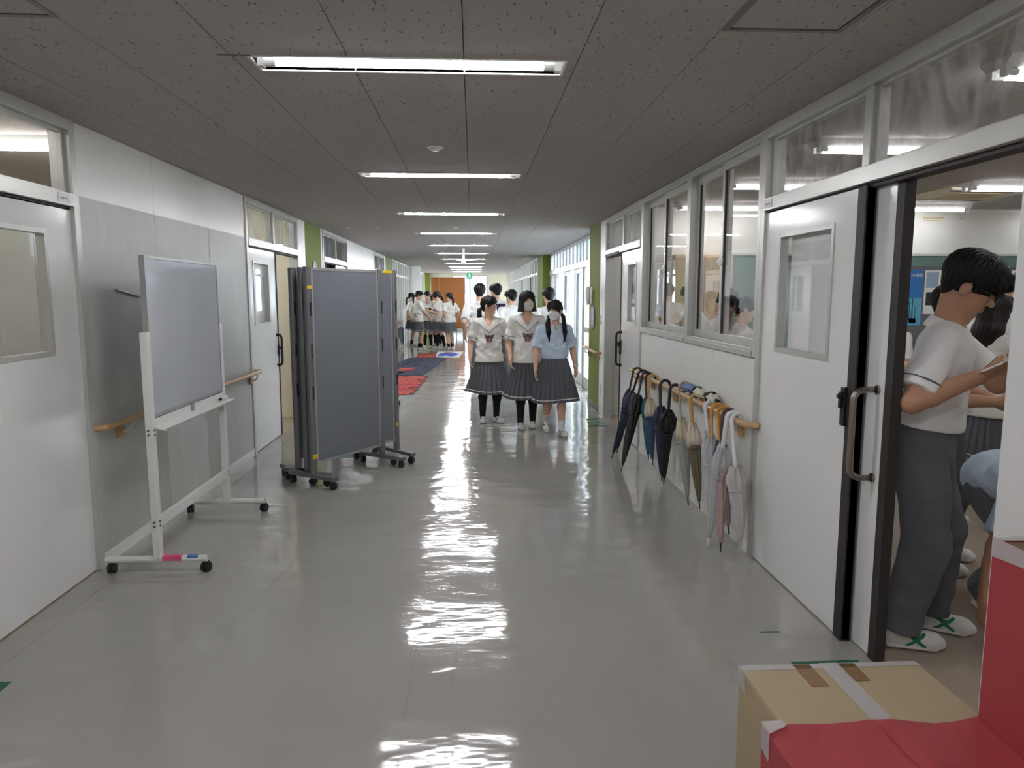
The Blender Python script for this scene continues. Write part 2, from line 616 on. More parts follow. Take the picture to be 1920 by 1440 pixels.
# left wall ---------------------------------------------------------
T = 0.10
wl = MB()
wl.box(XL - T, XL - 0.004, YB, 2.02, 0, CZ)
wl.box(XL - T, XL - 0.004, 4.14, 7.06, 0, CZ)
wl.box(XL - T, XL, 9.14, 9.53, 0, CZ)
wl.box(XL - T, XL, 10.5, 10.60, 0, CZ)
wl.box(XL - T, XL - 0.004, 12.66, 15.98, 0, CZ)
wl.box(XL - T, XL, 17.82, 18.12, 0, CZ)
for a, b in ((2.02, 4.14), (7.06, 9.14), (10.6, 12.66), (15.98, 17.82), (19.6, 25.0)):
    wl.box(XL - T, XL, a, b, ZC - 0.03, CZ)
wl.box(XL - T, XL + 0.36, 24.9, 25.1, 0, CZ)
wl.box(XL - T, XL, 25.1, 29.6, 0, CZ)
wl.box(XL - T, XL, 29.6, YE, 2.42, CZ)
wall_left = struct('wall_left', wl, 'panel_paint', 'white panelled left wall of the corridor')
for a, b in ((YB, -2.0), (-2.0, -1.0), (-1.0, 0.0), (0.0, 1.0), (1.0, 2.02), (4.145, 5.10), (5.10, 6.10), (6.10, 7.055)):
    for z0, z1 in ((0.075, 2.113), (2.113, ZC - 0.002)):
        obj('wall_panel', MB().box(XL - 0.004, XL, a + 0.002, b - 0.002, z0 + 0.002, z1 - 0.002), 'panel_wiped' if z0 < 1 else 'panel_paint', wall_left)
for a, b in ((12.665, 14.3), (14.3, 15.975)):
    for z0, z1 in ((0.075, 2.113), (2.113, ZC - 0.002)):
        obj('wall_panel', MB().box(XL - 0.004, XL, a + 0.003, b - 0.003, z0 + 0.003, z1 - 0.003), 'panel_paint', wall_left)
obj('green_pilaster', MB().box(XL - T, XL + 0.002, 9.53, 10.5, 0, ZC), 'green_paint', wall_left)
obj('green_pilaster', MB().box(XL - T, XL + 0.002, 18.12, 19.6, 0, ZC), 'green_paint', wall_left)
bl = MB()
for a, b in ((YB, 2.02), (4.145, 7.055), (9.16, 9.53), (12.665, 15.975)):
    bl.box(XL - 0.004, XL + 0.004, a, b, 0, 0.073)
struct('baseboard_left', bl, 'panel_paint', 'low painted plinth along the left wall')

# right wall ---------------------------------------------------------
wr = MB()
wr.box(XR + 0.004, XR + T, YB, 2.02, 0, CZ)
wr.box(XR + 0.004, XR + T, 4.14, 7.08, 0, 1.20)
wr.box(XR, XR + T, 9.06, 9.45, 0, CZ)
for a, b in ((2.02, 4.14), (4.14, 7.08), (7.08, 9.06), (18.7, 33.0)):
    wr.box(XR, XR + T, a, b, ZC - 0.025, CZ)
wall_right = struct('wall_right', wr, 'panel_paint', 'white panelled right wall of the corridor')
for a, b in ((4.155, 4.91), (4.91, 5.65), (5.65, 6.40), (6.40, 7.07)):
    obj('wall_panel', MB().box(XR, XR + 0.004, a + 0.002, b - 0.002, 0.075, 1.198), 'panel_paint', wall_right)
for a, b in ((YB, -2.0), (-2.0, -1.0), (-1.0, 0.0), (0.0, 1.0), (1.0, 2.02)):
    obj('wall_panel', MB().box(XR, XR + 0.004, a + 0.002, b - 0.002, 0.075, ZC - 0.002), 'panel_paint', wall_right)
obj('green_pilaster', MB().box(XR - 0.002, XR + 0.2, 9.45, 10.31, 0.08, ZC), 'green_paint', wall_right)
obj('green_pilaster', MB().box(XR - 0.002, XR + 0.2, 17.32, 18.7, 0.08, ZC), 'green_paint', wall_right)
br = MB()
br.box(XR - 0.003, XR + 0.004, 4.155, 7.07, 0, 0.073)
struct('baseboard_right', br, 'panel_paint', 'low painted plinth under the right windows')
struct('trim_1', MB().box(XR - 0.008, XR + 0.19, 9.45, 10.315, 0, 0.085).box(XR - 0.008, XR + 0.19, 17.315, 18.7, 0, 0.085), 'skirting', 'grey skirting at the foot of the green pilaster')

# door units ---------------------------------------------------------
def door_unit(name, side, y0, y1, leaves, glass='glass', mull=None, label=None, zt=2.045, dark_gap=False):
    """side -1 = left wall, +1 = right wall; leaves: (ya, yb, plane, window(y0,y1) or None, stile edges, handle)"""
    face = XL if side < 0 else XR
    X = lambda d: face + side * d
    fr = MB()
    fr.box(X(-0.012), X(T), y0, y0 + 0.055, 0, ZC)
    fr.box(X(-0.012), X(T), y1 - 0.055, y1, 0, ZC)
    fr.box(X(-0.012), X(T), y0 + 0.055, y1 - 0.055, ZC - 0.06, ZC)
    fr.box(X(-0.018), X(T), y0 + 0.055, y1 - 0.055, zt, 2.115)
    mu = mull if mull else (y0 + y1) / 2
    fr.box(X(0.0), X(T - 0.02), mu - 0.028, mu + 0.028, 2.115, ZC - 0.06)
    for a, b in ((y0 + 0.055, mu - 0.028), (mu + 0.028, y1 - 0.055)):     # glazing beads
        for q in ((a, a + 0.02, 2.115, ZC - 0.06), (b - 0.02, b, 2.115, ZC - 0.06), (a + 0.02, b - 0.02, 2.115, 2.13), (a + 0.02, b - 0.02, ZC - 0.075, ZC - 0.06)):
            fr.box(X(0.02), X(0.05), *q)
    root = struct(name, fr, 'aluminium', label, bev=0.002)
    obj('track_gap', MB().box(X(0.012), X(T - 0.02), y0 + 0.055, y1 - 0.055, zt - 0.018, zt), 'gasket', root)
    for a, b in ((y0 + 0.075, mu - 0.048), (mu + 0.048, y1 - 0.075)):
        obj('transom_pane', MB().box(X(0.033), X(0.037), a - 0.001, b + 0.001, 2.13, ZC - 0.075), glass, root)
    for lf in leaves:
        ya, yb, d, win, opt = lf
        zl = zt - 0.012
        d1 = d + 0.034
        mb = MB()
        if win:
            wa, wb = win
            z0, z1 = 1.275, 1.895
            mb.box(X(d), X(d1), ya, wa, 0.008, zl)
            mb.box(X(d), X(d1), wb, yb, 0.008, zl)
            mb.box(X(d), X(d1), wa, wb, 0.008, z0)
            mb.box(X(d), X(d1), wa, wb, z1, zl)
        else:
            mb.box(X(d), X(d1), ya, yb, 0.008, zl)
        leaf = obj('door_leaf', mb, 'door_paint', root)
        if win:
            tr = MB()
            for q in ((wa - 0.012, wa + 0.012, z0 - 0.012, z1 + 0.012), (wb - 0.012, wb + 0.012, z0 - 0.012, z1 + 0.012),
                      (wa + 0.012, wb - 0.012, z0 - 0.012, z0 + 0.012), (wa + 0.012, wb - 0.012, z1 - 0.012, z1 + 0.012)):
                tr.box(X(d - 0.006), X(d1 + 0.006), *q)
            obj('window_trim', tr, 'aluminium', leaf)
            obj('window_pane', MB().box(X(d + 0.015), X(d + 0.019), wa + 0.012, wb - 0.012, z0 + 0.012, z1 - 0.012), 'glass', leaf)
        for (sa, sb) in opt.get('stiles', []):
            obj('edge_gasket', MB().box(X(d - 0.008), X(d1 + 0.004), sa, sb, 0.004, zl + 0.004), 'gasket', leaf)
        for (hy, hd, z0h, z1h) in opt.get('handles', []):
            base = d if hd < 0 else d1
            pts = []
            zz0, zz1 = z0h, z1h
            yo = hy
            pts.append((X(base), yo, zz0))
            for k in range(5):
                a = k / 4 * PI / 2
                pts.append((X(base + hd * (0.55 + 0.45 * math.sin(a))), yo, zz0 + 0.045 * (1 - math.cos(a))))
            for k in range(5):
                a = (1 - k / 4) * PI / 2
                pts.append((X(base + hd * (0.55 + 0.45 * math.sin(a))), yo, zz1 - 0.045 * (1 - math.cos(a))))
            pts.append((X(base), yo, zz1))
            hb = MB().tube(pts, 0.0135, 12)
            for zz in (zz0, zz1):
                hb.cyl((X(base), yo, zz), (X(base + hd * 0.06), yo, zz), 0.02, n=14)
            obj('handle', hb, opt.get('hm', 'steel_bar'), leaf, smooth=True)
        for (ly, z0k, z1k) in opt.get('locks', []):
            kb = MB().box(X(d - 0.022), X(d), ly - 0.018, ly + 0.018, z0k, z1k).box(X(d - 0.036), X(d - 0.02), ly - 0.011, ly + 0.011, z0k + 0.08, z1k - 0.02)
            kb.cyl((X(d - 0.045), ly, z1k - 0.04), (X(d - 0.02), ly, z1k - 0.04), 0.012)
            obj('lock', kb, 'black_plastic', leaf, bev=0.004)
    return root

d1_ = door_unit('door_1', -1, 2.02, 4.14, [
    (3.06, 4.085, 0.012, (3.40, 3.83), {}),
    (2.06, 3.12, 0.055, (2.35, 2.80), {'stiles': []})], mull=3.05, label='white sliding door with a window at the near left')
d2_ = door_unit('door_2', -1, 7.06, 9.14, [
    (7.10, 8.12, 0.012, (7.31, 7.84), {'stiles': [(8.11, 8.135)], 'handles': [(8.06, -0.055, 0.80, 1.13)], 'locks': [(8.10, 0.90, 1.02)], 'hm': 'black_plastic'}),
    (7.20, 8.16, 0.055, None, {'stiles': [(8.15, 8.185)]})], glass='glass_frosted', mull=8.08, label='half open white sliding door behind the grey partitions')
d3_ = door_unit('door_3', -1, 10.6, 12.66, [
    (11.6, 12.61, 0.012, (11.9, 12.3), {'stiles': [(11.58, 11.62)]})], mull=11.65, label='open sliding door with grey curtains behind its transom')
d6_ = door_unit('door_6', -1, 15.98, 17.82, [
    (16.02, 16.95, 0.012, (16.2, 16.7), {}), (16.9, 17.78, 0.055, None, {})], glass='glass_frosted', label='far white sliding door before the green pilaster')
d4_ = door_unit('door_4', 1, 2.02, 4.14, [
    (3.03, 4.085, 0.004, (3.305, 3.885), {'stiles': [(3.03, 3.095)], 'locks': [(3.105, 0.99, 1.165)]}),
    (2.835, 3.85, 0.052, None, {'stiles': [(2.83, 2.882)], 'handles': [(2.945, -0.105, 0.79, 1.175), (2.945, 0.06, 0.79, 1.175)]})],
    glass='glass_smeared', mull=3.06, label='open white sliding classroom door with bar handles on the right')
d5_ = door_unit('door_5', 1, 7.08, 9.06, [
    (7.13, 8.10, 0.004, (7.36, 7.75), {'stiles': [(8.09, 8.11)], 'locks': [(8.06, 0.90, 1.06)], 'handles': [(8.04, -0.06, 0.78, 1.15)], 'hm': 'black_plastic'}),
    (7.16, 8.02, 0.05, None, {})], mull=8.04, glass='glass_frosted', label='white sliding door at the far end of the classroom')
struct('trim_2', MB().box(XR - 0.022, XR + 0.06, 8.15, 9.0, 2.03, 2.062), 'gasket', 'dark track above the open doorway')
# the near jamb post of door_4
struct('trim_3', MB().box(XR - 0.016, XR + T, 2.02, 2.13, 0, 2.05).box(XR - 0.022, XR + T, 1.99, 2.045, 0, ZC), 'white_metal', 'white jamb post beside the red boxes', bev=0.003)
for o, y, sgn in ((d1_, 3.98, -1), (d4_, 4.03, 1)):
    X0 = (XL + 0.0185) if sgn < 0 else (XR - 0.0185)
    lab = obj('name_label', MB().box(X0 - 0.0015, X0 + 0.0015, y - 0.055, y + 0.055, 2.058, 2.105), 'sticker_white', o)
    for k in range(4):
        obj('print_mark', MB().box(X0 - 0.002, X0 + 0.002, y - 0.03 + k * 0.016, y - 0.02 + k * 0.016, 2.074, 2.084), 'skirting', lab)

# sliding windows of the right wall -----------------------------------
def window_bay(name, y0, y1, label):
    X = lambda d: XR + d
    fr = MB()
    zb, zt = 1.205, ZC - 0.015
    fr.box(X(-0.012), X(T), y0, y0 + 0.045, zb, zt)
    fr.box(X(-0.012), X(T), y1 - 0.045, y1, zb, zt)
    fr.box(X(-0.012), X(T), y0 + 0.045, y1 - 0.045, zt - 0.04, zt)
    fr.box(X(-0.02), X(T), y0 + 0.045, y1 - 0.045, zb, zb + 0.035)
    fr.box(X(-0.012), X(0.008), y0 + 0.045, y1 - 0.045, zb + 0.035, zb + 0.055)
    root = struct(name, fr, 'aluminium', label, bev=0.002)
    mid = (y0 + y1) / 2
    for a, b, d in ((mid - 0.02, y1 - 0.045, 0.045), (y0 + 0.045, mid + 0.02, 0.012)):
        s = MB()
        s.box(X(d), X(d + 0.028), a, a + 0.035, zb + 0.04, zt - 0.042)
        s.box(X(d), X(d + 0.028), b - 0.035, b, zb + 0.04, zt - 0.042)
        s.box(X(d), X(d + 0.028), a + 0.035, b - 0.035, zb + 0.04, zb + 0.105)
        s.box(X(d), X(d + 0.028), a + 0.035, b - 0.035, zt - 0.095, zt - 0.042)
        sash = obj('sash', s, 'aluminium', root)
        gk = MB()
        for q in ((a + 0.035, a + 0.042, zb + 0.105, zt - 0.095), (b - 0.042, b - 0.035, zb + 0.105, zt - 0.095)):
            gk.box(X(d + 0.006), X(d + 0.022), *q)
        obj('glazing_gasket', gk, 'gasket', sash)
        obj('pane', MB().box(X(d + 0.012), X(d + 0.016), a + 0.035, b - 0.035, zb + 0.105, zt - 0.095), 'glass', sash)
    lk = MB()
    lk.lathe([(0.0, 0.0), (0.03, 0.0), (0.034, 0.006), (0.03, 0.012), (0.0, 0.014)], 18)
    lk.box(-0.008, 0.008, -0.012, 0.04, 0.0, 0.02)
    o = obj('crescent_lock', lk, 'white_metal', root, smooth=False)
    o.location = (X(0.012), mid - 0.005, 1.80)
    o.rotation_euler = (0, -PI / 2, 0)
    return root
window_bay('window_1', 4.14, 5.55, 'near pair of tall sliding windows above the umbrellas')
window_bay('window_2', 5.55, 7.08, 'far pair of tall sliding windows above the umbrellas')

# glazed entrance on the right ------------------------------------------
XG = 1.84
en = MB()
en.box(XG, XG + 0.08, 10.31, 10.40, 0, ZC)
en.box(XG, XG + 0.30, 17.05, 17.32, 0, ZC)
en.box(XG - 0.02, XG + 0.1, 10.31, 17.32, 2.02, 2.12)
en.box(XG, XG + 0.08, 10.31, 17.32, ZC - 0.05, ZC)
for y in (10.85, 11.35, 11.75, 12.15, 12.5, 12.9, 13.4, 13.9, 14.4, 14.9, 15.4, 15.9, 16.5):
    en.box(XG, XG + 0.08, y - 0.03, y + 0.03, 2.12, ZC - 0.05)
for y in (12.1, 13.85, 15.55):
    en.box(XG, XG + 0.08, y - 0.04, y + 0.04, 0, 2.02)
entrance = struct('door_7', en, 'aluminium', 'bright glazed entrance of white framed doors')
ys = [10.4, 10.85, 11.35, 11.75, 12.15, 12.5, 12.9, 13.4, 13.9, 14.4, 14.9, 15.4, 15.9, 16.5, 17.05]
for a, b in zip(ys[:-1], ys[1:]):
    obj('transom_pane', MB().box(XG + 0.03, XG + 0.036, a + 0.03, b - 0.03, 2.12, ZC - 0.05), 'glass_milky', entrance)
leafs = [(12.2, 13.0, 0.0), (12.75, 13.6, 0.05), (13.9, 14.7, 0.0), (14.4, 15.2, 0.05), (15.6, 16.3, 0.0), (16.2, 17.0, 0.05)]
for a, b, d in leafs:
    s = MB()
    x0, x1 = XG + 0.02 + d, XG + 0.055 + d
    s.box(x0, x1, a, a + 0.07, 0.01, 2.02).box(x0, x1, b - 0.07, b, 0.01, 2.02)
    s.box(x0, x1, a + 0.07, b - 0.07, 0.01, 0.2).box(x0, x1, a + 0.07, b - 0.07, 1.94, 2.02)
    lf = obj('door_leaf', s, 'aluminium', entrance)
    obj('pane', MB().box(x0 + 0.014, x0 + 0.02, a + 0.07, b - 0.07, 0.2, 1.94), 'glass_milky', lf)
# one leaf swung out towards the corridor
sw = MB()
sw.box(-0.02, 0.02, 0, 0.08, 0.01, 2.0).box(-0.02, 0.02, 0.82, 0.9, 0.01, 2.0).box(-0.02, 0.02, 0.08, 0.82, 0.01, 0.22).box(-0.02, 0.02, 0.08, 0.82, 1.9, 2.0).box(-0.02, 0.02, 0.08, 0.82, 0.95, 1.03)
swing = obj('door_leaf', sw, 'aluminium', entrance)
obj('pane', MB().box(-0.003, 0.003, 0.08, 0.82, 0.22, 1.9), 'glass', swing)
hb = MB().box(-0.05, -0.02, 0.035, 0.075, 0.92, 1.12)
hb.tube([(-0.05, 0.055, 1.03), (-0.085, 0.055, 1.03), (-0.09, 0.075, 1.03), (-0.09, 0.2, 1.03)], 0.012, 8)
obj('lever_handle', hb, 'black_plastic', swing)
swing.location = (XG - 0.02, 10.45, 0)
swing.rotation_euler = (0, 0, math.radians(-14))
fx = MB()
fx.box(XG + 0.02, XG + 0.055, 11.42, 11.49, 0.01, 2.02).box(XG + 0.02, XG + 0.055, 12.0, 12.06, 0.01, 2.02).box(XG + 0.02, XG + 0.055, 11.49, 12.0, 0.01, 0.2).box(XG + 0.02, XG + 0.055, 11.49, 12.0, 0.95, 1.03)
lf = obj('door_leaf', fx, 'aluminium', entrance)
obj('pane', MB().box(XG + 0.034, XG + 0.04, 11.49, 12.0, 0.2, 1.95), 'glass', lf)

# far glazed screens on both sides ----------------------------------------
def far_screen(name, side, y0, y1, step, doors, label):
    face = XL if side < 0 else XR
    X = lambda d: face + side * d
    fr = MB()
    n = round((y1 - y0) / step)
    fr.box(X(0), X(0.08), y0, y1, 2.07, 2.13)
    for k in range(n + 1):
        y = y0 + (y1 - y0) * k / n
        fr.box(X(-0.01), X(0.1), y - 0.05, y + 0.05, 0, ZC)
    root = struct(name, fr, 'aluminium', label)
    for k in range(n):
        a, b = y0 + (y1 - y0) * k / n + 0.05, y0 + (y1 - y0) * (k + 1) / n - 0.05
        obj('pane', MB().box(X(0.04), X(0.046), a, b, 2.13, ZC), 'glass', root)
        if k in doors:
            obj('door_leaf', MB().box(X(0.03), X(0.06), a, b, 0, 1.1).box(X(0.03), X(0.06), a, a + 0.12, 1.1, 2.07).box(X(0.03), X(0.06), b - 0.12, b, 1.1, 2.07), doors[k], root)
        else:
            obj('lower_panel', MB().box(X(0.0), X(0.08), a, b, 0, 1.1), 'panel_paint', root)
            obj('pane', MB().box(X(0.04), X(0.046), a, b, 1.1, 2.07), 'glass', root)
    return root
far_screen('window_3', -1, 19.6, 24.9, 0.66, {0: 'gasket', 6: 'door_paint'}, 'far row of tall windows on the left')
far_screen('window_4', 1, 18.7, 33.0, 0.9, {1: 'door_paint', 2: 'gasket', 6: 'gasket', 7: 'door_paint', 11: 'door_paint'}, 'far row of tall windows on the right')

# end of the corridor --------------------------------------------------------
ew = MB()
ew.box(-2.3, -0.95, YE, YE + 0.15, 0, CZ)
ew.box(0.64, 1.8, YE, YE + 0.15, 0, CZ)
ew.box(-0.95, 0.64, YE, YE + 0.15, 0, 0.35)
ew.box(-0.95, 0.64, YE, YE + 0.15, 2.41, CZ)
wall_end = struct('wall_end', ew, 'plaster_cream', 'pale end wall of the corridor')
obj('green_pilaster', MB().box(-2.16, -1.94, YE - 0.25, YE, 0, ZC), 'green_paint', wall_end)
we = MB()
we.box(-0.95, 0.64, YE - 0.02, YE + 0.06, 2.36, 2.42).box(-0.95, 0.64, YE - 0.02, YE + 0.06, 0.33, 0.4).box(-0.95, 0.64, YE, YE + 0.05, 1.0, 1.05)
for x in (-0.95, -0.17, 0.6):
    we.box(x, x + 0.06, YE - 0.02, YE + 0.06, 0.4, 2.36)
w5 = struct('window_5', we, 'aluminium', 'bright window at the far end of the corridor')
for x0, x1 in ((-0.9, -0.17), (-0.12, 0.6)):
    obj('pane', MB().box(x0, x1, YE + 0.02, YE + 0.026, 0.4, 2.36), 'glass', w5)
wl2 = MB()
wl2.box(XL - 0.06, XL, 29.6, YE - 0.25, 0, 0.06)
for y in (29.62, 31.0, 32.6):
    wl2.box(XL - 0.06, XL, y, y + 0.06, 0.06, 2.42)
w6 = struct('window_6', wl2, 'aluminium', 'bright side window at the far left')
for a, b in ((29.68, 31.0), (31.06, 32.6)):
    obj('pane', MB().box(XL - 0.035, XL - 0.03, a, b, 0.06, 2.42), 'glass', w6)

# fluorescent fixtures -----------------------------------------------------
emit_mat('tube_glow', (250, 250, 255), TUBE)
emit_mat('class_tube_glow', (250, 252, 255), CLASS_TUBE)
emit_mat('left_fill_glow', (252, 252, 250), LEFT_FILL)
def make_fixture(L, W, tubes, glow, flush):
    """origin at the middle of the opening in the ceiling plane"""
    root = thing('ceiling_light', '', 'light')
    h = MB()
    if flush:
        D = 0.07
        prof = [(-W / 2, 0.0), (-W / 2, 0.02), (-W / 2 + 0.03, D), (W / 2 - 0.03, D), (W / 2, 0.02), (W / 2, 0.0)]
        for a, b in zip(prof[:-1], prof[1:]):
            h.add([(-L / 2, a[0], a[1]), (L / 2, a[0], a[1]), (L / 2, b[0], b[1]), (-L / 2, b[0], b[1])], [(0, 1, 2, 3)])
        for s in (-1, 1):
            h.add([(s * L / 2, y, z) for y, z in prof], [(0, 1, 2, 3, 4, 5)])
        obj('reflector', h, 'white_metal', root)
        rim = MB()
        for q in ((-L / 2 - 0.012, L / 2 + 0.012, -W / 2 - 0.012, -W / 2), (-L / 2 - 0.012, L / 2 + 0.012, W / 2, W / 2 + 0.012),
                  (-L / 2 - 0.012, -L / 2, -W / 2, W / 2), (L / 2, L / 2 + 0.012, -W / 2, W / 2)):
            rim.box(*q, -0.004, 0.004)
        obj('rim', rim, 'white_metal', root)
        zt = 0.004
    else:
        h.prism([(-W / 2, 0), (-W / 2 + 0.05, -0.05), (W / 2 - 0.05, -0.05), (W / 2, 0)], L, 0, -L / 2)
        obj('reflector', h, 'white_metal', root)
        zt = -0.066
    for y in tubes:
        t = obj('tube', MB().cyl((-L / 2 + 0.075, y, zt), (L / 2 - 0.075, y, zt), 0.0145, n=12), glow, root, smooth=False)
        for s in (-1, 1):
            e = MB()
            e.cyl((s * (L / 2 - 0.076), y, zt), (s * (L / 2 - 0.03), y, zt), 0.017, n=12)
            e.box(s * (L / 2 - 0.03), s * (L / 2 - 0.006), y - 0.02, y + 0.02, zt - 0.02, zt + 0.04)
            obj('socket', e, 'white_metal', t)
    return root
FX = make_fixture(LX1 - LX0, 2 * LW, (0.0,), 'tube_glow', True)
ORD = ['two rows before the open classroom door', 'one row before the open classroom door', 'largest, beside the open classroom door', 'second of the row, by the umbrellas', 'third of the row, by the green pilasters', 'fourth of the row', 'fifth of the row',
       'sixth of the row', 'seventh of the row', 'eighth of the row', 'ninth of the row', 'tenth of the row', 'last of the row by the end wall']
for k, y in enumerate(LIGHT_Y):
    o = FX if k == 0 else copy_tree(FX)
    o.location = ((LX0 + LX1) / 2, y, ZC)
    tag(o, 'recessed fluorescent ceiling light of the corridor, ' + ORD[k], 'light', 'recessed corridor lights')
FC = make_fixture(1.25, 0.22, (-0.045, 0.045), 'class_tube_glow', False)
CR = {3.08: 'corridor side', 5.48: 'middle', 7.8: 'window side'}
CY = {1.6: 'beside the near jamb', 3.4: 'above the open doorway', 5.2: 'third from the end wall', 7.0: 'second from the end wall', 8.75: 'closest to the end wall'}
first = True
cl = [(3.08, 1.6), (5.48, 1.6), (3.08, 3.4), (5.48, 3.4), (3.08, 5.2), (5.48, 5.2), (3.08, 7.0), (5.48, 7.0), (3.08, 8.75), (5.48, 8.75), (7.8, 5.2), (7.8, 7.0), (7.8, 8.75)]
for i, (x, y) in enumerate(cl):
    o = FC if first else copy_tree(FC)
    first = False
    o.location = (x, y, CZ)
    tag(o, 'twin tube classroom ceiling light in the %s row, %s' % (CR[x], CY[y]), 'light', 'classroom ceiling lights')
for i, (x, y) in enumerate([(-3.4, 3.0), (-3.4, 5.4), (-3.2, 8.3), (-6.0, 3.0), (-6.0, 6.5)]):  # unseen fixtures, added and placed to brighten the left room and its cream wall
    if i == 0:
        FL_ = make_fixture(1.25, 0.22, (-0.045, 0.045), 'left_fill_glow', False)
    o = FL_ if i == 0 else copy_tree(FL_)
    o.location = (x, y, CZ)
    tag(o, 'unseen twin tube ceiling light added behind the left doors, ' + ('over the near doorway', 'between the doorways', 'by the cream wall', 'deep in the near part', 'deep in the far part')[i], 'light', 'added left room ceiling lights')
# ================================================================ THINGS
mat('board_surface', (188, 192, 198), 0.09, var=0.01)
mat('stand_white', (226, 226, 222), 0.35, var=0.02)
mat('caster_black', (24, 24, 27), 0.45, var=0.15)
mat('pink_label', (216, 88, 128), 0.5)
mat('blue_label', (84, 122, 190), 0.5)
mat('felt_grey', (112, 116, 122), 0.95, var=0.10, nscale=70, bump=0.15, bscale=300)
mat('pole_grey', (116, 117, 119), 0.4, metal=0.35, var=0.04)
mat('frame_silver', (168, 168, 166), 0.35, metal=0.4, var=0.03)
mat('yellow_label', (228, 190, 40), 0.5)
mat('cardboard', (172, 155, 124), 0.75, var=0.08, nscale=3, bump=0.1, bscale=20)
mat('cardboard_edge', (170, 142, 98), 0.8)
mat('brown_tape', (134, 104, 64), 0.3, var=0.1, nscale=12)
mat('clear_tape', (228, 226, 226), 0.12, var=0.02, alpha=0.42)
mat('red_card', (160, 56, 62), 0.62, var=0.06, nscale=2)
mat('red_tape', (216, 92, 96), 0.12, alpha=0.4)

def caster(parent, x, y, r=0.027, spin=0.0, k=1.0):
    c = MB()
    ax = Vector((math.cos(spin), math.sin(spin), 0))
    for s_ in (-1, 1):
        p0 = Vector((x, y, r)) + ax * 0.004 * s_
        c.cyl(p0, p0 + ax * 0.017 * s_, r, n=18)
    w = obj('caster', c, 'caster_black', parent)
    h = MB()
    h.cyl((x, y, r * 1.2), (x, y, r * 2.35), 0.009, n=10)
    h.box(x - 0.016, x + 0.016, y - 0.016, y + 0.016, r * 1.75, r * 2.2)
    obj('caster_stem', h, 'caster_black', w)
    return w

# ---- whiteboard on wheels
wb = thing('whiteboard', 'white wheeled whiteboard on a T-foot stand in front of the left wall', 'whiteboard', (-1.805, 4.62, 0))
for yy, xs in ((-0.575, 0.0), (0.575, -0.005)):
    foot = MB().tube([(-0.29, yy, 0.078), (0.275, yy, 0.078)], 0.0195, 12)
    fo = obj('foot_bar', foot, 'stand_white', wb, smooth=False)
    if yy < 0:
        obj('pink_sticker', MB().box(0.03, 0.135, yy - 0.021, yy + 0.015, 0.072, 0.0985), 'pink_label', fo)
        obj('blue_sticker', MB().box(0.165, 0.225, yy - 0.018, yy + 0.012, 0.082, 0.0982), 'blue_label', fo)
    caster(wb, -0.26, yy, spin=0.2)
    caster(wb, 0.265, yy, spin=-0.3)
    up = obj('upright', MB().box(-0.018, 0.022, yy - 0.024, yy + 0.024, 0.085, 1.37), 'stand_white', wb, bev=0.004)
    for z in (0.80, 0.825, 0.275, 0.30):
        sc = MB()
        sc.cyl((0.022, yy - 0.002, z), (0.026, yy - 0.002, z), 0.007, n=10)
        obj('screw', sc, 'skirting', up)
        obj('screw', MB().cyl((0.0, yy - 0.024, z), (0.0, yy - 0.028, z), 0.007, n=10), 'skirting', up)
for z in (0.285, 0.855):
    obj('crossbar', MB().box(-0.012, 0.016, -0.55, 0.55, z - 0.03, z + 0.03), 'stand_white', wb, bev=0.003)
obj('pen_tray', MB().prism([(-0.016, 0.835), (0.075, 0.815), (0.085, 0.83), (0.082, 0.834), (0.072, 0.825), (-0.016, 0.845)], 1.16, 1, -0.55), 'stand_white', wb)
bd = MB().box(-0.006, 0.012, -0.55, 0.55, 0.905, 1.775)
bo = obj('board', bd, 'board_surface', wb)
fr = MB()
for q in ((-0.56, 0.56, 0.89, 0.907), (-0.56, 0.56, 1.773, 1.79), (-0.56, -0.545, 0.907, 1.773), (0.545, 0.56, 0.907, 1.773)):
    fr.box(-0.012, 0.018, *q)
obj('board_frame', fr, 'frame_silver', bo)
obj('latch', MB().box(0.014, 0.03, -0.03, -0.005, 0.845, 0.90).box(0.014, 0.036, -0.035, 0.04, 0.893, 0.903), 'frame_silver', wb)
mk = MB().tube([(0.045, 0.43, 0.85), (0.045, 0.55, 0.85)], 0.010, 10)
mk.mi = 1
mk.tube([(0.045, 0.43, 0.85), (0.045, 0.40, 0.85)], [0.0105, 0.008], 10)
o = obj('marker_pen', mk, ['white_metal', 'black_plastic'], None)
o.location = (-1.805, 4.62, 0.003)
tag(o, 'short white marker pen with dark cap on the whiteboard tray', 'marker')

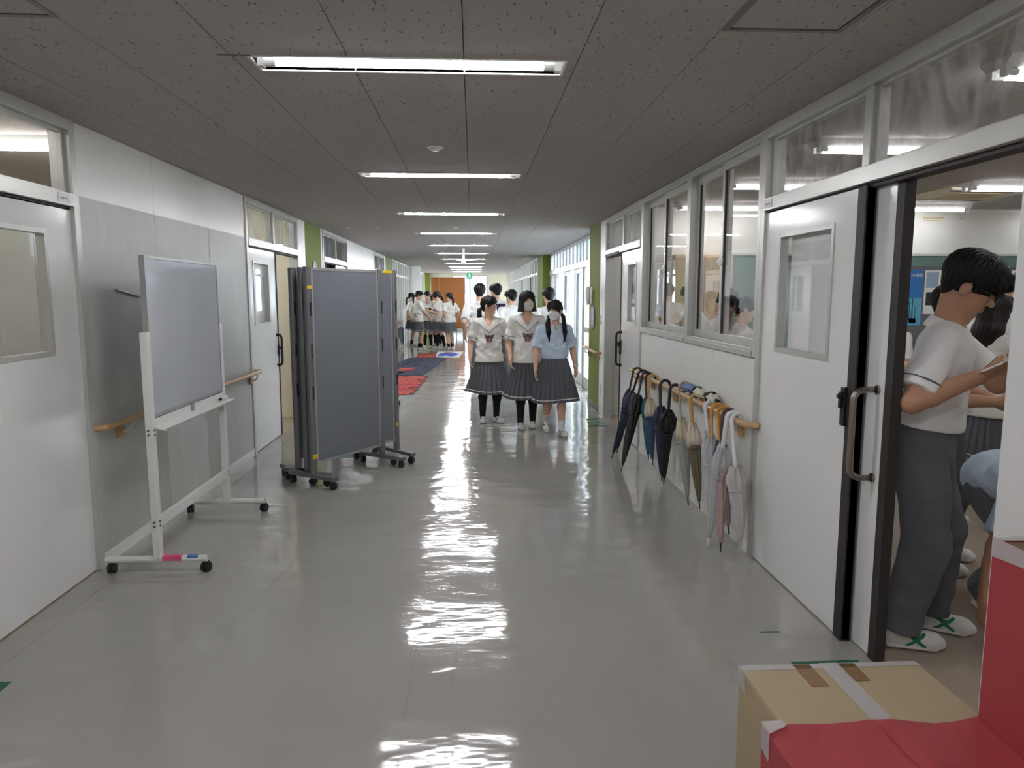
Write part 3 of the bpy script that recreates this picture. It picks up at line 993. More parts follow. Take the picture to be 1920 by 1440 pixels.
# ---- grey rolling partitions
def partition(label, p0, p1, z0=0.185, z1=1.795, foot_back=0.27, foot_fwd=0.25):
    a, b = Vector((p0[0], p0[1], 0)), Vector((p1[0], p1[1], 0))
    d = (b - a)
    W = d.length
    ang = math.atan2(d.y, d.x)
    t = thing('partition', label, 'partition', a, ang, 'grey rolling partitions')
    pan = obj('felt_panel', MB().box(0.045, W - 0.045, -0.012, 0.012, z0 + 0.02, z1 - 0.025), 'felt_grey', t)
    fr = MB()
    for q in ((0.03, 0.047, z0, z1 - 0.005), (W - 0.047, W - 0.03, z0, z1 - 0.005), (0.047, W - 0.047, z0, z0 + 0.02), (0.047, W - 0.047, z1 - 0.027, z1 - 0.005)):
        fr.box(q[0], q[1], -0.016, 0.016, q[2], q[3])
    obj('panel_frame', fr, 'frame_silver', pan)
    for x in (0.0, W):
        po = obj('pole', MB().cyl((x, 0, 0.10), (x, 0, z1), 0.030, n=20), 'pole_grey', t, smooth=False)
        for z in (0.78, 1.12, 1.46):
            jt = MB()
            jt.box(x - 0.007, x + 0.007, -0.0325, 0.0325, z - 0.055, z + 0.055)
            obj('joint_slot', jt, 'black_plastic', po)
        obj('foot', MB().box(x - 0.030, x + 0.030, -foot_fwd, foot_back, 0.072, 0.105), 'pole_grey', t, bev=0.005)
        caster(t, x, -foot_fwd + 0.03, 0.03, 0.5)
        caster(t, x, foot_back - 0.03, 0.03, -0.4)
    return t
pa = partition('grey felt partition on casters, front of the three beside the left doorway', (-1.325, 5.868), (-0.851, 6.588))
obj('yellow_tag', MB().box(-0.031, 0.02, -0.033, -0.0295, 0.235, 0.272), 'yellow_label', pa)
obj('yellow_tag', MB().box(-0.031, 0.02, -0.033, -0.0295, 1.62, 1.645), 'yellow_label', pa)
partition('grey felt partition on casters, in the middle of the three', (-1.40, 5.99), (-0.93, 6.71))
pc = partition('grey felt partition on casters sticking out behind the front one, with yellow tape', (-1.495, 6.075), (-0.742, 6.80))
obj('yellow_tag', MB().box(0.92, 1.03, -0.0175, 0.0175, 1.768, 1.793), 'yellow_label', pc)
obj('yellow_tag', MB().box(1.02, 1.045, -0.033, -0.029, 0.33, 0.37), 'yellow_label', pc)

# ---- handrails
def handrail(name, label, side, y0, y1, z, br):
    face = XL if side < 0 else XR
    X = lambda d: face - side * d
    root = thing(name, label, 'handrail', (0, 0, 0))
    off = 0.075
    pts = []
    if True:
        pts = [(X(0.0), y0, z - 0.005), (X(off * 0.8), y0 + 0.03, z - 0.002), (X(off), y0 + 0.09, z), (X(off), y1 - 0.09, z), (X(off * 0.8), y1 - 0.03, z - 0.002), (X(0.0), y1, z - 0.005)]
    obj('rail', MB().tube(pts, 0.0185, 14), 'wood_rail', root, smooth=False)
    for y in br:
        b = obj('bracket_block', MB().box(X(0.0), X(0.028), y - 0.032, y + 0.032, z - 0.11, z - 0.045), 'wood_rail', root, bev=0.004)
        obj('bracket_arm', MB().tube([(X(0.025), y, z - 0.075), (X(0.06), y, z - 0.068), (X(off), y, z - 0.045), (X(off), y, z - 0.012)], 0.007, 8), 'aluminium', b)
    return root
handrail('handrail', 'round wooden handrail along the left wall behind the whiteboard', -1, 4.13, 7.20, 0.825, [4.42, 5.25, 6.1, 7.0])
handrail('handrail', 'round wooden handrail hung with umbrellas under the right windows', 1, 4.06, 7.28, 0.815, [4.3, 4.95, 5.75, 6.5, 7.05])
handrail('handrail', 'short wooden handrail on the right green pilaster', 1, 9.28, 10.42, 0.815, [9.45, 10.2])

# ---- umbrellas
UMB = {}
for nm, c in dict(u_navy=(28, 36, 62), u_black=(17, 17, 20), u_teal=(34, 92, 100), u_blue=(44, 62, 96), u_sage=(142, 150, 142), u_olive=(98, 86, 62), u_cream=(196, 186, 162),
                  u_pink=(176, 150, 146), u_mauve=(140, 118, 118), u_greywhite=(186, 182, 182), u_beige=(206, 196, 178), u_stripe=(60, 66, 84)).items():
    mat(nm, c, 0.55, var=0.12, nscale=20, bump=0.2, bscale=30)
mat('u_clear', (214, 216, 220), 0.12, var=0.04, alpha=0.55)
mat('u_handle_white', (226, 226, 228), 0.25)
mat('u_handle_tan', (190, 146, 84), 0.35, coat=0.3)
mat('u_handle_orange', (196, 140, 54), 0.3, coat=0.3)
mat('u_handle_brown', (76, 54, 46), 0.35)
mat('u_handle_grey', (172, 164, 150), 0.35)
mat('u_metal', (190, 188, 184), 0.3, metal=0.8)

def umbrella(label, yh, tip, hm, cm, cm2=None, hr=0.011, zh=0.865, drop=0.20, fat=1.0, flare=1.0, hook=0.042, xr=None, tipm='black_plastic', collar=None, seed=0, ruffle=1.0):
    """J handle hooked over the rail at yh; the furled canopy hangs below with its tip at `tip`."""
    xr = 1.595 if xr is None else xr
    t = thing('umbrella', label, 'umbrella', (xr, yh, 0), 0, 'umbrellas hung on the handrail')
    tp = Vector(tip) - Vector((xr, yh, 0))
    top = Vector((-hook, 0, zh - hook))           # where the shaft starts under the crook
    ax = (tp - top).normalized()
    pts = []
    for k in range(11):
        a = PI * k / 10
        pts.append(Vector((math.cos(a) * hook, 0, zh - hook + math.sin(a) * hook)))
    pts = [Vector((hook, 0, zh - hook - 0.03))] + pts
    hend = top + ax * drop
    pts += [top + ax * 0.05, hend]
    obj('handle', MB().tube(pts, [hr * 0.9] + [hr] * (len(pts) - 1), 12), hm, t, smooth=False)
    L = (tp - hend).length
    obj('shaft', MB().cyl(hend - ax * 0.01, tp - ax * 0.045, 0.0045, n=8), 'u_metal', t)
    u = Vector((0, 1, 0)).cross(ax).normalized()
    w = ax.cross(u)
    prof = [(0.0, 0.020), (0.03, 0.030), (0.06, 0.036 * flare), (0.12, 0.046 * flare), (0.19, 0.049 * flare), (0.26, 0.040), (0.34, 0.037), (0.45, 0.034), (0.6, 0.029), (0.75, 0.022), (0.88, 0.014), (0.93, 0.009)]
    n = 48
    rings = []
    rnd = random.Random(seed)
    ph = rnd.uniform(0, 6)
    for (tt, r) in prof:
        R = []
        for k in range(n):
            a = 2 * PI * k / n
            lob = 0.16 * math.cos(8 * a + ph + 6.5 * tt) + 0.07 * math.cos(3 * a + ph * 2 + 3 * tt)
            if tt < 0.28:
                lob += ruffle * 0.22 * math.sin(5 * a + ph) * (1 - tt / 0.28) * 0.8
            rr = r * fat * (1 + lob)
            dz = ruffle * 0.02 * math.sin(8 * a + ph) * (1 if tt < 0.05 else 0)
            R.append(hend + ax * (tt * L + dz - 0.012) + u * (math.cos(a) * rr) + w * (math.sin(a) * rr))
        rings.append(R)
    if cm2:
        cut = 6
        cl = obj('canopy', MB().loft(rings[cut - 1:], True, True), cm2, t, smooth=True)
        obj('canopy_flap', MB().loft(rings[:cut], True, True), cm, cl, smooth=True)
    else:
        cl = obj('canopy', MB().loft(rings, True, True), cm, t, smooth=True)
    for k in range(8):                                 # rib ends at the open end
        a = 2 * PI * k / 8 + ph
        b0 = hend + ax * 0.004 + u * (math.cos(a) * 0.024) + w * (math.sin(a) * 0.024)
        obj('rib_end', MB().tube([b0 + ax * 0.02, b0 - ax * 0.012], [0.003, 0.0022], 6), 'u_metal', cl)
    obj('strap', MB().tube([hend + ax * (0.27 * L) + (u * math.cos(q) + w * math.sin(q)) * 0.043 * fat for q in [2 * PI * j / 20 for j in range(20)]], 0.006, 6, closed=True), collar or (cm2 or cm), cl)
    obj('ferrule', MB().tube([tp - ax * 0.065, tp - ax * 0.01, tp], [0.006, 0.005, 0.003], 10), tipm, t)
    return t
umbrella('navy umbrella with dark brown handle, farthest along the handrail', 6.88, (1.42, 6.95, 0.005), 'u_handle_brown', 'u_navy', seed=1)
umbrella('navy umbrella with pale striped edge and black handle, its tip on the floor', 6.66, (1.325, 6.72, 0.005), 'black_plastic', 'u_stripe', 'u_navy', seed=2, flare=1.25)
umbrella('black umbrella leaning out farthest from the wall, tip on the floor', 6.50, (1.31, 6.20, 0.005), 'black_plastic', 'u_black', seed=3, flare=1.2, fat=1.1)
umbrella('teal umbrella with black handle behind the leaning black one', 6.36, (1.56, 6.22, 0.10), 'black_plastic', 'u_teal', seed=4)
umbrella('dark blue umbrella with cream band and tan handle', 6.26, (1.55, 6.03, 0.10), 'u_handle_tan', 'u_cream', 'u_blue', seed=5)
umbrella('very dark navy umbrella with thick black handle', 5.86, (1.555, 5.74, 0.035), 'black_plastic', 'u_navy', seed=6, flare=1.25, fat=1.1, hr=0.013)
umbrella('black umbrella with a loose flap, beside the sage one', 5.56, (1.55, 5.66, 0.03), 'black_plastic', 'u_black', seed=7, flare=1.45, fat=1.05, hr=0.013, ruffle=1.6)
umbrella('sage grey umbrella with cream flap and thin grey handle', 5.30, (1.55, 4.98, 0.055), 'u_handle_grey', 'u_cream', 'u_sage', seed=8, hr=0.008)
umbrella('olive umbrella with beige flap and tan wooden handle', 5.02, (1.55, 4.72, 0.11), 'u_handle_tan', 'u_beige', 'u_olive', seed=9, hr=0.014)
umbrella('clear plastic umbrella with white handle and pink dot, against the wall', 4.69, (1.56, 4.36, 0.06), 'u_handle_white', 'u_clear', seed=10, hr=0.013, tipm='u_handle_white', ruffle=1.5)
umbrella('clear umbrella with the left of two orange handles', 4.56, (1.52, 4.40, 0.05), 'u_handle_orange', 'u_clear', seed=11, hr=0.012, tipm='u_handle_white')
umbrella('mauve umbrella with the right of two orange handles', 4.45, (1.55, 4.15, 0.12), 'u_handle_orange', 'u_stripe', 'u_mauve', seed=12, hr=0.012)
umbrella('dusty pink umbrella with brown handle, tip on the floor', 4.35, (1.507, 4.168, 0.005), 'u_handle_brown', 'u_beige', 'u_pink', seed=13, hr=0.012)
umbrella('clear umbrella with glossy white handle, nearest in front', 4.27, (1.465, 4.283, 0.005), 'u_handle_white', 'u_clear', seed=14, hr=0.015, fat=1.15, tipm='u_handle_white', zh=0.86, ruffle=1.5)
umbrella('pale grey umbrella at the near end of the handrail', 4.19, (1.565, 3.99, 0.10), 'u_handle_white', 'u_greywhite', seed=15, hr=0.013, fat=1.15, tipm='u_greywhite', drop=0.30)
def folded_umbrella(label, y, cm, cm2, rot):
    t = thing('folding_umbrella', label, 'umbrella', (1.612, y, 0.842), rot, 'short folding umbrellas on the handrail')
    rings = []
    for k, (yy, r) in enumerate(((-0.11, 0.014), (-0.1, 0.028), (-0.05, 0.036), (0.0, 0.04), (0.05, 0.036), (0.09, 0.024), (0.1, 0.012))):
        rings.append([(math.cos(a) * r * (1 + 0.16 * math.sin(6 * a + k)), yy, 0.036 + math.sin(a) * r * 0.85 * (1 + 0.16 * math.sin(6 * a + k))) for a in [2 * PI * j / 30 for j in range(30)]])
    c = obj('canopy', MB().loft(rings), cm, t, smooth=True)
    obj('strap', MB().tube([(math.cos(a) * 0.041, 0.03, 0.036 + math.sin(a) * 0.036) for a in [2 * PI * j / 18 for j in range(18)]], 0.009, 6, closed=True), cm2, c)
    obj('grip', MB().cyl((0, -0.16, 0.036), (0, -0.1, 0.036), 0.016, n=12), cm2, t, smooth=False)
    return t
mat('fold_blue', (110, 132, 176), 0.6, var=0.5, nscale=26)
mat('fold_cream', (206, 202, 186), 0.6, var=0.35, nscale=30)
folded_umbrella('short blue patterned folding umbrella laid on the handrail', 5.31, 'fold_blue', 'u_handle_tan', 0.25)
folded_umbrella('short cream folding umbrella with dark strap laid on the handrail', 5.01, 'fold_cream', 'u_black', 0.1)
folded_umbrella('short cream and black folding umbrella, nearest on the handrail', 4.72, 'fold_cream', 'u_black', -0.1)

# ---- cardboard boxes bottom right
def tape(parent, name, vs, m):
    """strip of tape: quads of 4 points, lifted a hair off the card"""
    mb = MB()
    for q in vs:
        q = [Vector(p) for p in q]
        nrm = (q[1] - q[0]).cross(q[2] - q[0]).normalized() * 0.0008
        mb.add([p + nrm for p in q] + [p - nrm for p in q], [(0, 1, 2, 3), (7, 6, 5, 4), (0, 4, 5, 1), (1, 5, 6, 2), (2, 6, 7, 3), (3, 7, 4, 0)])
    return obj(name, mb, m, parent)
bx0, bx1, by0, by1, bz = 0.845, 1.43, 1.762, 2.13, 0.388
box1 = thing('cardboard_box', 'plain brown cardboard box with crossing tape on its lid', 'box', (0, 0, 0))
obj('carton', MB().box(bx0, bx1, by0, by1, 0.0, bz), 'cardboard', box1, bev=0.004)
flp = obj('lid_flap', MB().box(bx0 + 0.002, (bx0 + bx1) / 2 - 0.004, by0 + 0.002, by1 - 0.002, bz, bz + 0.004), 'cardboard', box1)
flp = obj('lid_flap', MB().box((bx0 + bx1) / 2 + 0.004, bx1 - 0.002, by0 + 0.002, by1 - 0.002, bz, bz + 0.004), 'cardboard', box1)
zt_ = bz + 0.0052
xm = (bx0 + bx1) / 2
tape(box1, 'clear_tape', [[(xm - 0.028, by0, zt_ + 0.001), (xm + 0.03, by0, zt_ + 0.001), (xm + 0.032, by1 + 0.003, zt_ + 0.001), (xm - 0.03, by1 + 0.003, zt_ + 0.001)],
                           [(xm - 0.03, by1 + 0.003, zt_), (xm + 0.032, by1 + 0.003, zt_), (xm + 0.032, by1 + 0.003, zt_ - 0.06), (xm - 0.03, by1 + 0.003, zt_ - 0.06)]], 'clear_tape')
tape(box1, 'brown_tape', [[(xm - 0.115, by1 - 0.13, zt_), (xm - 0.06, by1 - 0.13, zt_), (xm - 0.062, by1, zt_), (xm - 0.117, by1, zt_)]], 'brown_tape')
tape(box1, 'brown_tape', [[(xm + 0.028, by1 - 0.105, zt_), (xm + 0.083, by1 - 0.105, zt_), (xm + 0.085, by1, zt_), (xm + 0.03, by1, zt_)]], 'brown_tape')
tape(box1, 'clear_tape', [[(bx0, by1 - 0.028, zt_), (bx1, by1 - 0.022, zt_), (bx1, by1 + 0.003, zt_), (bx0, by1 + 0.003, zt_)],
                           [(bx0, by1 + 0.003, zt_), (bx1, by1 + 0.003, zt_), (bx1, by1 + 0.003, zt_ - 0.03), (bx0, by1 + 0.003, zt_ - 0.03)]], 'clear_tape')
tape(box1, 'clear_tape', [[(bx0 - 0.002, by1 - 0.06, zt_ - 0.055), (bx0 - 0.002, by1, zt_ - 0.05), (bx0 - 0.002, by1, zt_), (bx0 - 0.002, by1 - 0.06, zt_)]], 'clear_tape')

rl = thing('red_box', 'low box covered in red card with clear tape, in front of the brown carton', 'box', (0, 0, 0))
rx0, rx1, ry0, ry1, rzt = 0.765, 1.36, 1.25, 1.752, 0.435
rb = MB()
nx, ny = 10, 8
def topz(i, j):
    return rzt + 0.006 * math.sin(i * 0.9 + j * 0.5) + (0.006 if j == ny else 0) * math.sin(i * 1.3)
vs = [[(rx0 + (rx1 - rx0) * i / nx, ry0 + (ry1 - ry0) * j / ny, topz(i, j)) for i in range(nx + 1)] for j in range(ny + 1)]
flat = [p for r in vs for p in r]
rb.add(flat, [(j * (nx + 1) + i, j * (nx + 1) + i + 1, (j + 1) * (nx + 1) + i + 1, (j + 1) * (nx + 1) + i) for j in range(ny) for i in range(nx)])
edge = [vs[0][i] for i in range(nx + 1)] + [vs[j][nx] for j in range(1, ny + 1)] + [vs[ny][i] for i in range(nx - 1, -1, -1)] + [vs[j][0] for j in range(ny - 1, 0, -1)]
rb.loft([edge, [(x, y, 0.0) for x, y, z in edge]], False, True)
obj('carton', rb, 'red_card', rl)
tape(rl, 'clear_tape', [[(rx0 - 0.001, ry1 - 0.05, rzt + 0.009), (rx0 + 0.055, ry1 - 0.022, rzt + 0.0105), (rx0 + 0.055, ry1 + 0.002, rzt + 0.0105), (rx0 - 0.001, ry1 + 0.002, rzt + 0.009)],
                         [(rx0 - 0.002, ry1 - 0.05, rzt - 0.07), (rx0 - 0.002, ry1 - 0.005, rzt - 0.06), (rx0 - 0.002, ry1, rzt + 0.008), (rx0 - 0.002, ry1 - 0.05, rzt + 0.008)]], 'clear_tape')
tape(rl, 'clear_tape', [[(1.075, ry0, rzt + 0.010), (1.115, ry0, rzt + 0.010), (1.108, ry1 - 0.02, rzt + 0.0105), (1.068, ry1 - 0.02, rzt + 0.0105)]], 'red_tape')

rt = thing('red_box', 'tall open box covered in red card at the right edge', 'box', (0, 0, 0))
tx0, tx1, ty0, ty1, tz = 1.366, 1.648, 1.40, 1.755, 0.943
th_ = 0.006
tb = MB()
tb.box(tx0, tx0 + th_, ty0, ty1, 0, tz).box(tx1 - th_, tx1, ty0, ty1, 0, tz).box(tx0 + th_, tx1 - th_, ty0, ty0 + th_, 0, tz).box(tx0 + th_, tx1 - th_, ty1 - th_, ty1, 0, tz).box(tx0, tx1, ty0, ty1, 0, 0.006)
obj('carton', tb, 'red_card', rt)
ti = MB()
ti.box(tx0 + th_, tx0 + 2 * th_, ty0 + th_, ty1 - th_, 0.006, tz - 0.012).box(tx0 + th_, tx1 - th_, ty1 - 2 * th_, ty1 - th_, 0.006, tz - 0.012)
obj('inner_liner', ti, 'cardboard', rt)
tape(rt, 'clear_tape', [[(tx0 - 0.002, ty1, tz - 0.05), (tx0 - 0.002, ty1, tz + 0.002), (tx0 - 0.002, ty1 - 0.13, tz + 0.002), (tx0 - 0.002, ty1 - 0.13, tz - 0.04)],
                         [(tx0 - 0.002, ty1 + 0.001, tz + 0.0015), (tx0 + 0.16, ty1 + 0.001, tz + 0.0015), (tx0 + 0.16, ty1 - 0.03, tz + 0.0015), (tx0 - 0.002, ty1 - 0.03, tz + 0.0015)]], 'clear_tape')
tape(rt, 'clear_tape', [[(tx0 - 0.0022, ty0 + 0.16, tz - 0.05), (tx0 - 0.0022, ty0 + 0.16, tz + 0.001), (tx0 - 0.0022, ty0 + 0.02, tz + 0.001), (tx0 - 0.0022, ty0 + 0.02, tz - 0.06)]], 'clear_tape')

# ---- floor markings
for lb, q in (('dark green tape mark on the floor by the cardboard box', (1.36, 1.66, 2.78, 2.86)), ('dark green tape mark on the floor at the left edge', (-2.15, -1.90, 2.79, 2.875)),
              ('small green tape scrap on the floor before the open door', (1.335, 1.43, 3.13, 3.142))):
    tag(obj('floor_tape', MB().box(q[0], q[1], q[2], q[3], 0.0003, 0.0015), 'green_tape'), lb, 'tape')
for k, y in enumerate((8.86, 8.63, 8.40)):
    tag(obj('floor_tape', MB().box(1.42 - 0.02 * k, 1.61, y, y + 0.10, 0.0003, 0.0015), 'green_tape'), 'dark green floor stripe by the right pilaster, ' + ('farthest', 'middle', 'nearest')[k] + ' of three', 'tape', 'green stripes by the pilaster')
for k, y in enumerate((6.9, 7.15)):
    tag(obj('floor_tape', MB().box(-1.35, -1.12, y, y + 0.14, 0.0003, 0.0015), 'green_tape'), 'green floor stripe under the grey partitions, ' + ('nearer', 'farther') [k], 'tape', 'green stripes under the partitions')

# ---- paper artwork on the floor
mat('paper_white', (236, 236, 236), 0.7)
mat('art_red', (206, 84, 76), 0.8, var=0.15, nscale=9)
mat('art_redline', (110, 46, 44), 0.8)
mat('art_navy', (58, 66, 92), 0.8, var=0.2, nscale=9)
mat('art_navyline', (30, 34, 50), 0.8)
mat('art_blue', (52, 96, 206), 0.7, var=0.1)
mat('art_tan', (206, 184, 144), 0.8)
def art_sheet(label, poly, m, line, rows, seed, curl=0.0):
    """sheet of pasted paper pieces on card: poly = 4 floor corners"""
    t = thing('paper_artwork', label, 'artwork', (0, 0, 0), 0, 'painted paper sheets on the floor')
    P = [Vector((x, y, 0)) for x, y in poly]
    at = lambda u, v, z: (P[0] * (1 - u) + P[1] * u) * (1 - v) + (P[3] * (1 - u) + P[2] * u) * v + Vector((0, 0, z))
    b = MB()
    vs = [at(u, v, z) for z in (0.001, 0.008) for u, v in ((0, 0), (1, 0), (1, 1), (0, 1))]
    b.add(vs, [(0, 3, 2, 1), (4, 5, 6, 7), (0, 1, 5, 4), (1, 2, 6, 5), (2, 3, 7, 6), (3, 0, 4, 7)])
    base = obj('backing_card', b, line, t)
    rnd = random.Random(seed)
    cols = max(3, rows // 2)
    for i in range(rows):
        for j in range(cols):
            u0, u1 = (j + 0.1 + rnd.uniform(-0.1, 0.1) + (0.5 if i % 2 else 0)) / (cols + 0.6), (j + 0.95 + (0.5 if i % 2 else 0)) / (cols + 0.6)
            v0, v1 = (i + 0.06) / rows, (i + 0.94) / rows
            z = 0.0095 + rnd.uniform(0, 0.006)
            mb = MB()
            vs = [at(min(u, 1), v, zz) for zz in (0.0085, z) for u, v in ((u0, v0 + rnd.uniform(0, 0.2 / rows)), (u1, v0 + rnd.uniform(0, 0.2 / rows)), (u1, v1), (u0, v1))]
            mb.add(vs, [(0, 3, 2, 1), (4, 5, 6, 7), (0, 1, 5, 4), (1, 2, 6, 5), (2, 3, 7, 6), (3, 0, 4, 7)])
            obj('paper_piece', mb, m if rnd.random() > 0.12 else line, t)
    return t
art_sheet('red pasted paper sheet on the floor, nearest the camera', [(-1.75, 11.25), (-0.955, 11.28), (-0.86, 13.75), (-1.56, 13.75)], 'art_red', 'art_redline', 14, 3)
art_sheet('red pasted strip on the floor left of the nearest red sheet', [(-2.08, 12.2), (-1.80, 12.2), (-1.60, 13.7), (-2.08, 13.7)], 'art_red', 'art_redline', 8, 4)
art_sheet('large navy pasted paper sheet on the floor', [(-2.05, 13.85), (-0.99, 13.95), (-0.655, 17.7), (-1.60, 17.75)], 'art_navy', 'art_navyline', 18, 5)
art_sheet('small red pasted sheet behind the navy one', [(-1.45, 17.85), (-0.93, 17.85), (-0.98, 19.1), (-1.42, 19.1)], 'art_red', 'art_redline', 8, 6)
ps = thing('paper_poster', 'white poster with a blue painted shape lying on the floor', 'poster', (0, 0, 0))
obj('sheet', MB().prism([(-1.07, 18.1), (-0.36, 17.85), (-0.27, 19.7), (-0.96, 19.75)], 0.004, 2, 0.001), 'paper_white', ps)
obj('blue_painting', MB().prism([(-0.93, 18.35), (-0.82, 18.25), (-0.70, 18.4), (-0.55, 18.2), (-0.46, 18.45), (-0.40, 18.9), (-0.50, 19.35), (-0.66, 19.2), (-0.8, 19.45), (-0.9, 19.0)], 0.001, 2, 0.0052), 'art_blue', ps)
obj('red_painting', MB().prism([(-0.80, 19.3), (-0.62, 19.22), (-0.55, 19.5), (-0.78, 19.55)], 0.001, 2, 0.0054), 'art_red', ps)
sc = MB().prism([(-1.58, 14.55), (-1.30, 14.75), (-1.22, 15.1), (-1.5, 14.95)], 0.03, 2, 0.016)
tag(obj('paper_scrap', sc, 'art_red'), 'folded red paper scrap lying on the navy sheet', 'paper')
tag(obj('paper_scrap', MB().box(-1.68, -1.4, 14.35, 14.5, 0.016, 0.04), 'black_plastic'), 'black paper offcut beside the red scrap on the navy sheet', 'paper')
cst = thing('caster_foot', 'single small white stand foot with black caster peeping out behind the partitions', 'caster', (-1.07, 10.2, 0))
caster(cst, 0, 0, 0.03)
obj('foot_bar', MB().tube([(-0.5, 0.02, 0.08), (0.02, 0, 0.08)], 0.018, 10), 'stand_white', cst)

# ---- ceiling bits
def detector(label, x, y):
    t = thing('smoke_detector', label, 'detector', (x, y, ZC), 0, 'ceiling detectors')
    obj('base', MB().lathe([(0.0, -0.004), (0.052, -0.004), (0.054, 0.0), (0.0, 0.0)], 24), 'white_metal', t)
    obj('dome', MB().lathe([(0.0, -0.022), (0.02, -0.021), (0.034, -0.012), (0.036, -0.004), (0.0, -0.004)], 24), 'white_metal', t, smooth=True)
detector('round white ceiling detector between the first two lights', -0.235, 4.74)
detector('round white ceiling detector past the third light', -0.235, 10.2)
tag(obj('ceiling_hook', MB().box(-0.99, -0.86, 2.985, 2.996, ZC - 0.003, ZC).cyl((-0.93, 2.99, ZC - 0.01), (-0.93, 2.99, ZC), 0.004, n=8), 'aluminium_dark'), 'short thin metal strip on the ceiling left of the nearest light', 'strip')
sp = thing('hanging_sensor', 'white device hanging on a pole from the ceiling', 'sensor', (-0.19, 15.0, ZC))
obj('pole', MB().cyl((0, 0, -0.22), (0, 0, 0), 0.028, n=14), 'white_metal', sp)
obj('arms', MB().box(-0.14, 0.2, -0.02, 0.02, -0.245, -0.215), 'white_metal', sp)
obj('head', MB().lathe([(0.0, -0.32), (0.04, -0.315), (0.055, -0.28), (0.05, -0.245), (0.0, -0.24)], 18), 'white_metal', sp, smooth=True)
mat('exit_green', (24, 150, 104), 0.4, emit=0.5)
mat('exit_white', (225, 240, 232), 0.4, emit=0.5)
ex_ = thing('exit_sign', 'small green emergency exit sign hanging at the far end', 'sign', (-0.13, 27.0, 0))
obj('case', MB().box(-0.115, 0.115, -0.02, 0.04, 2.13, 2.36), 'white_metal', ex_, bev=0.004)
sf = obj('sign_face', MB().box(-0.105, 0.105, -0.026, -0.02, 2.14, 2.35), 'exit_green', ex_)
ru = MB()
ru.cyl((0.0, -0.0275, 2.315), (0.0, -0.026, 2.315), 0.018, n=12)
for a, b in (((0, 2.29), (-0.01, 2.235)), ((-0.01, 2.235), (-0.05, 2.19)), ((-0.01, 2.235), (0.035, 2.215)), ((0.035, 2.215), (0.04, 2.165)), ((0, 2.28), (0.045, 2.255)), ((0, 2.28), (-0.045, 2.26))):
    ru.tube([(a[0], -0.0272, a[1]), (b[0], -0.0272, b[1])], 0.008, 6)
obj('running_figure', ru, 'exit_white', sf)
obj('hanger', MB().cyl((0, 0.01, 2.36), (0, 0.01, ZC), 0.008, n=8), 'white_metal', ex_)

# ---- signs on the pilasters
mat('sign_grey', (92, 92, 100), 0.4)
mat('sign_pink', (190, 150, 170), 0.5)
def disc_sign(label, side, y, z, r):
    face = XL + 0.003 if side < 0 else XR - 0.003
    t = thing('disc_sign', label, 'sign', (face, y, z))
    s_ = -side
    obj('plate', MB().cyl((0, 0, 0), (s_ * 0.012, 0, 0), r, n=40), 'sign_grey', t)
    pic = MB()
    pic.cyl((s_ * 0.012, 0, r * 0.45), (s_ * 0.014, 0, r * 0.45), r * 0.16, n=16)
    pic.box(s_ * 0.012, s_ * 0.014, -r * 0.22, r * 0.22, -r * 0.15, r * 0.25)
    pic.box(s_ * 0.012, s_ * 0.014, -r * 0.18, -r * 0.03, -r * 0.62, -r * 0.15)
    pic.box(s_ * 0.012, s_ * 0.014, r * 0.03, r * 0.18, -r * 0.62, -r * 0.15)
    obj('pictogram', pic, 'sticker_white', t)
disc_sign('round dark grey sign disc on the right green pilaster', 1, 9.95, 1.255, 0.165)
disc_sign('round dark grey sign disc on the left green pilaster', -1, 10.0, 1.87, 0.15)
ho = thing('wall_horn', 'white round wall fitting with a bracket above the disc sign', 'fitting', (XR - 0.003, 10.05, 1.555))
obj('back_plate', MB().box(-0.02, 0, -0.05, 0.05, -0.12, 0.12), 'white_metal', ho, bev=0.004)
obj('ring', MB().tube([(-0.06, 0.09 * math.cos(a), 0.11 * math.sin(a)) for a in [2 * PI * j / 28 for j in range(28)]], 0.02, 8, closed=True), 'white_metal', ho, smooth=True)
obj('bracket', MB().box(-0.08, -0.01, -0.012, 0.012, -0.015, 0.015), 'white_metal', ho)
pk = MB()
for a, b in ((9.32, 1.20), (9.32, 1.28), (9.39, 1.20), (9.39, 1.28), (9.355, 1.235)):
    pk.box(XR - 0.003, XR - 0.0005, a - 0.02, a + 0.02, b - 0.018, b + 0.018)
tag(obj('pink_notice', pk, 'sign_pink'), 'pale pink cut-out lettering on the white post by the pilaster', 'notice')
tag(obj('vent_slot', MB().box(XR - 0.004, XR, 9.26, 9.275, 0.28, 0.42), 'skirting'), 'thin vertical grey slot low on the white post', 'slot')

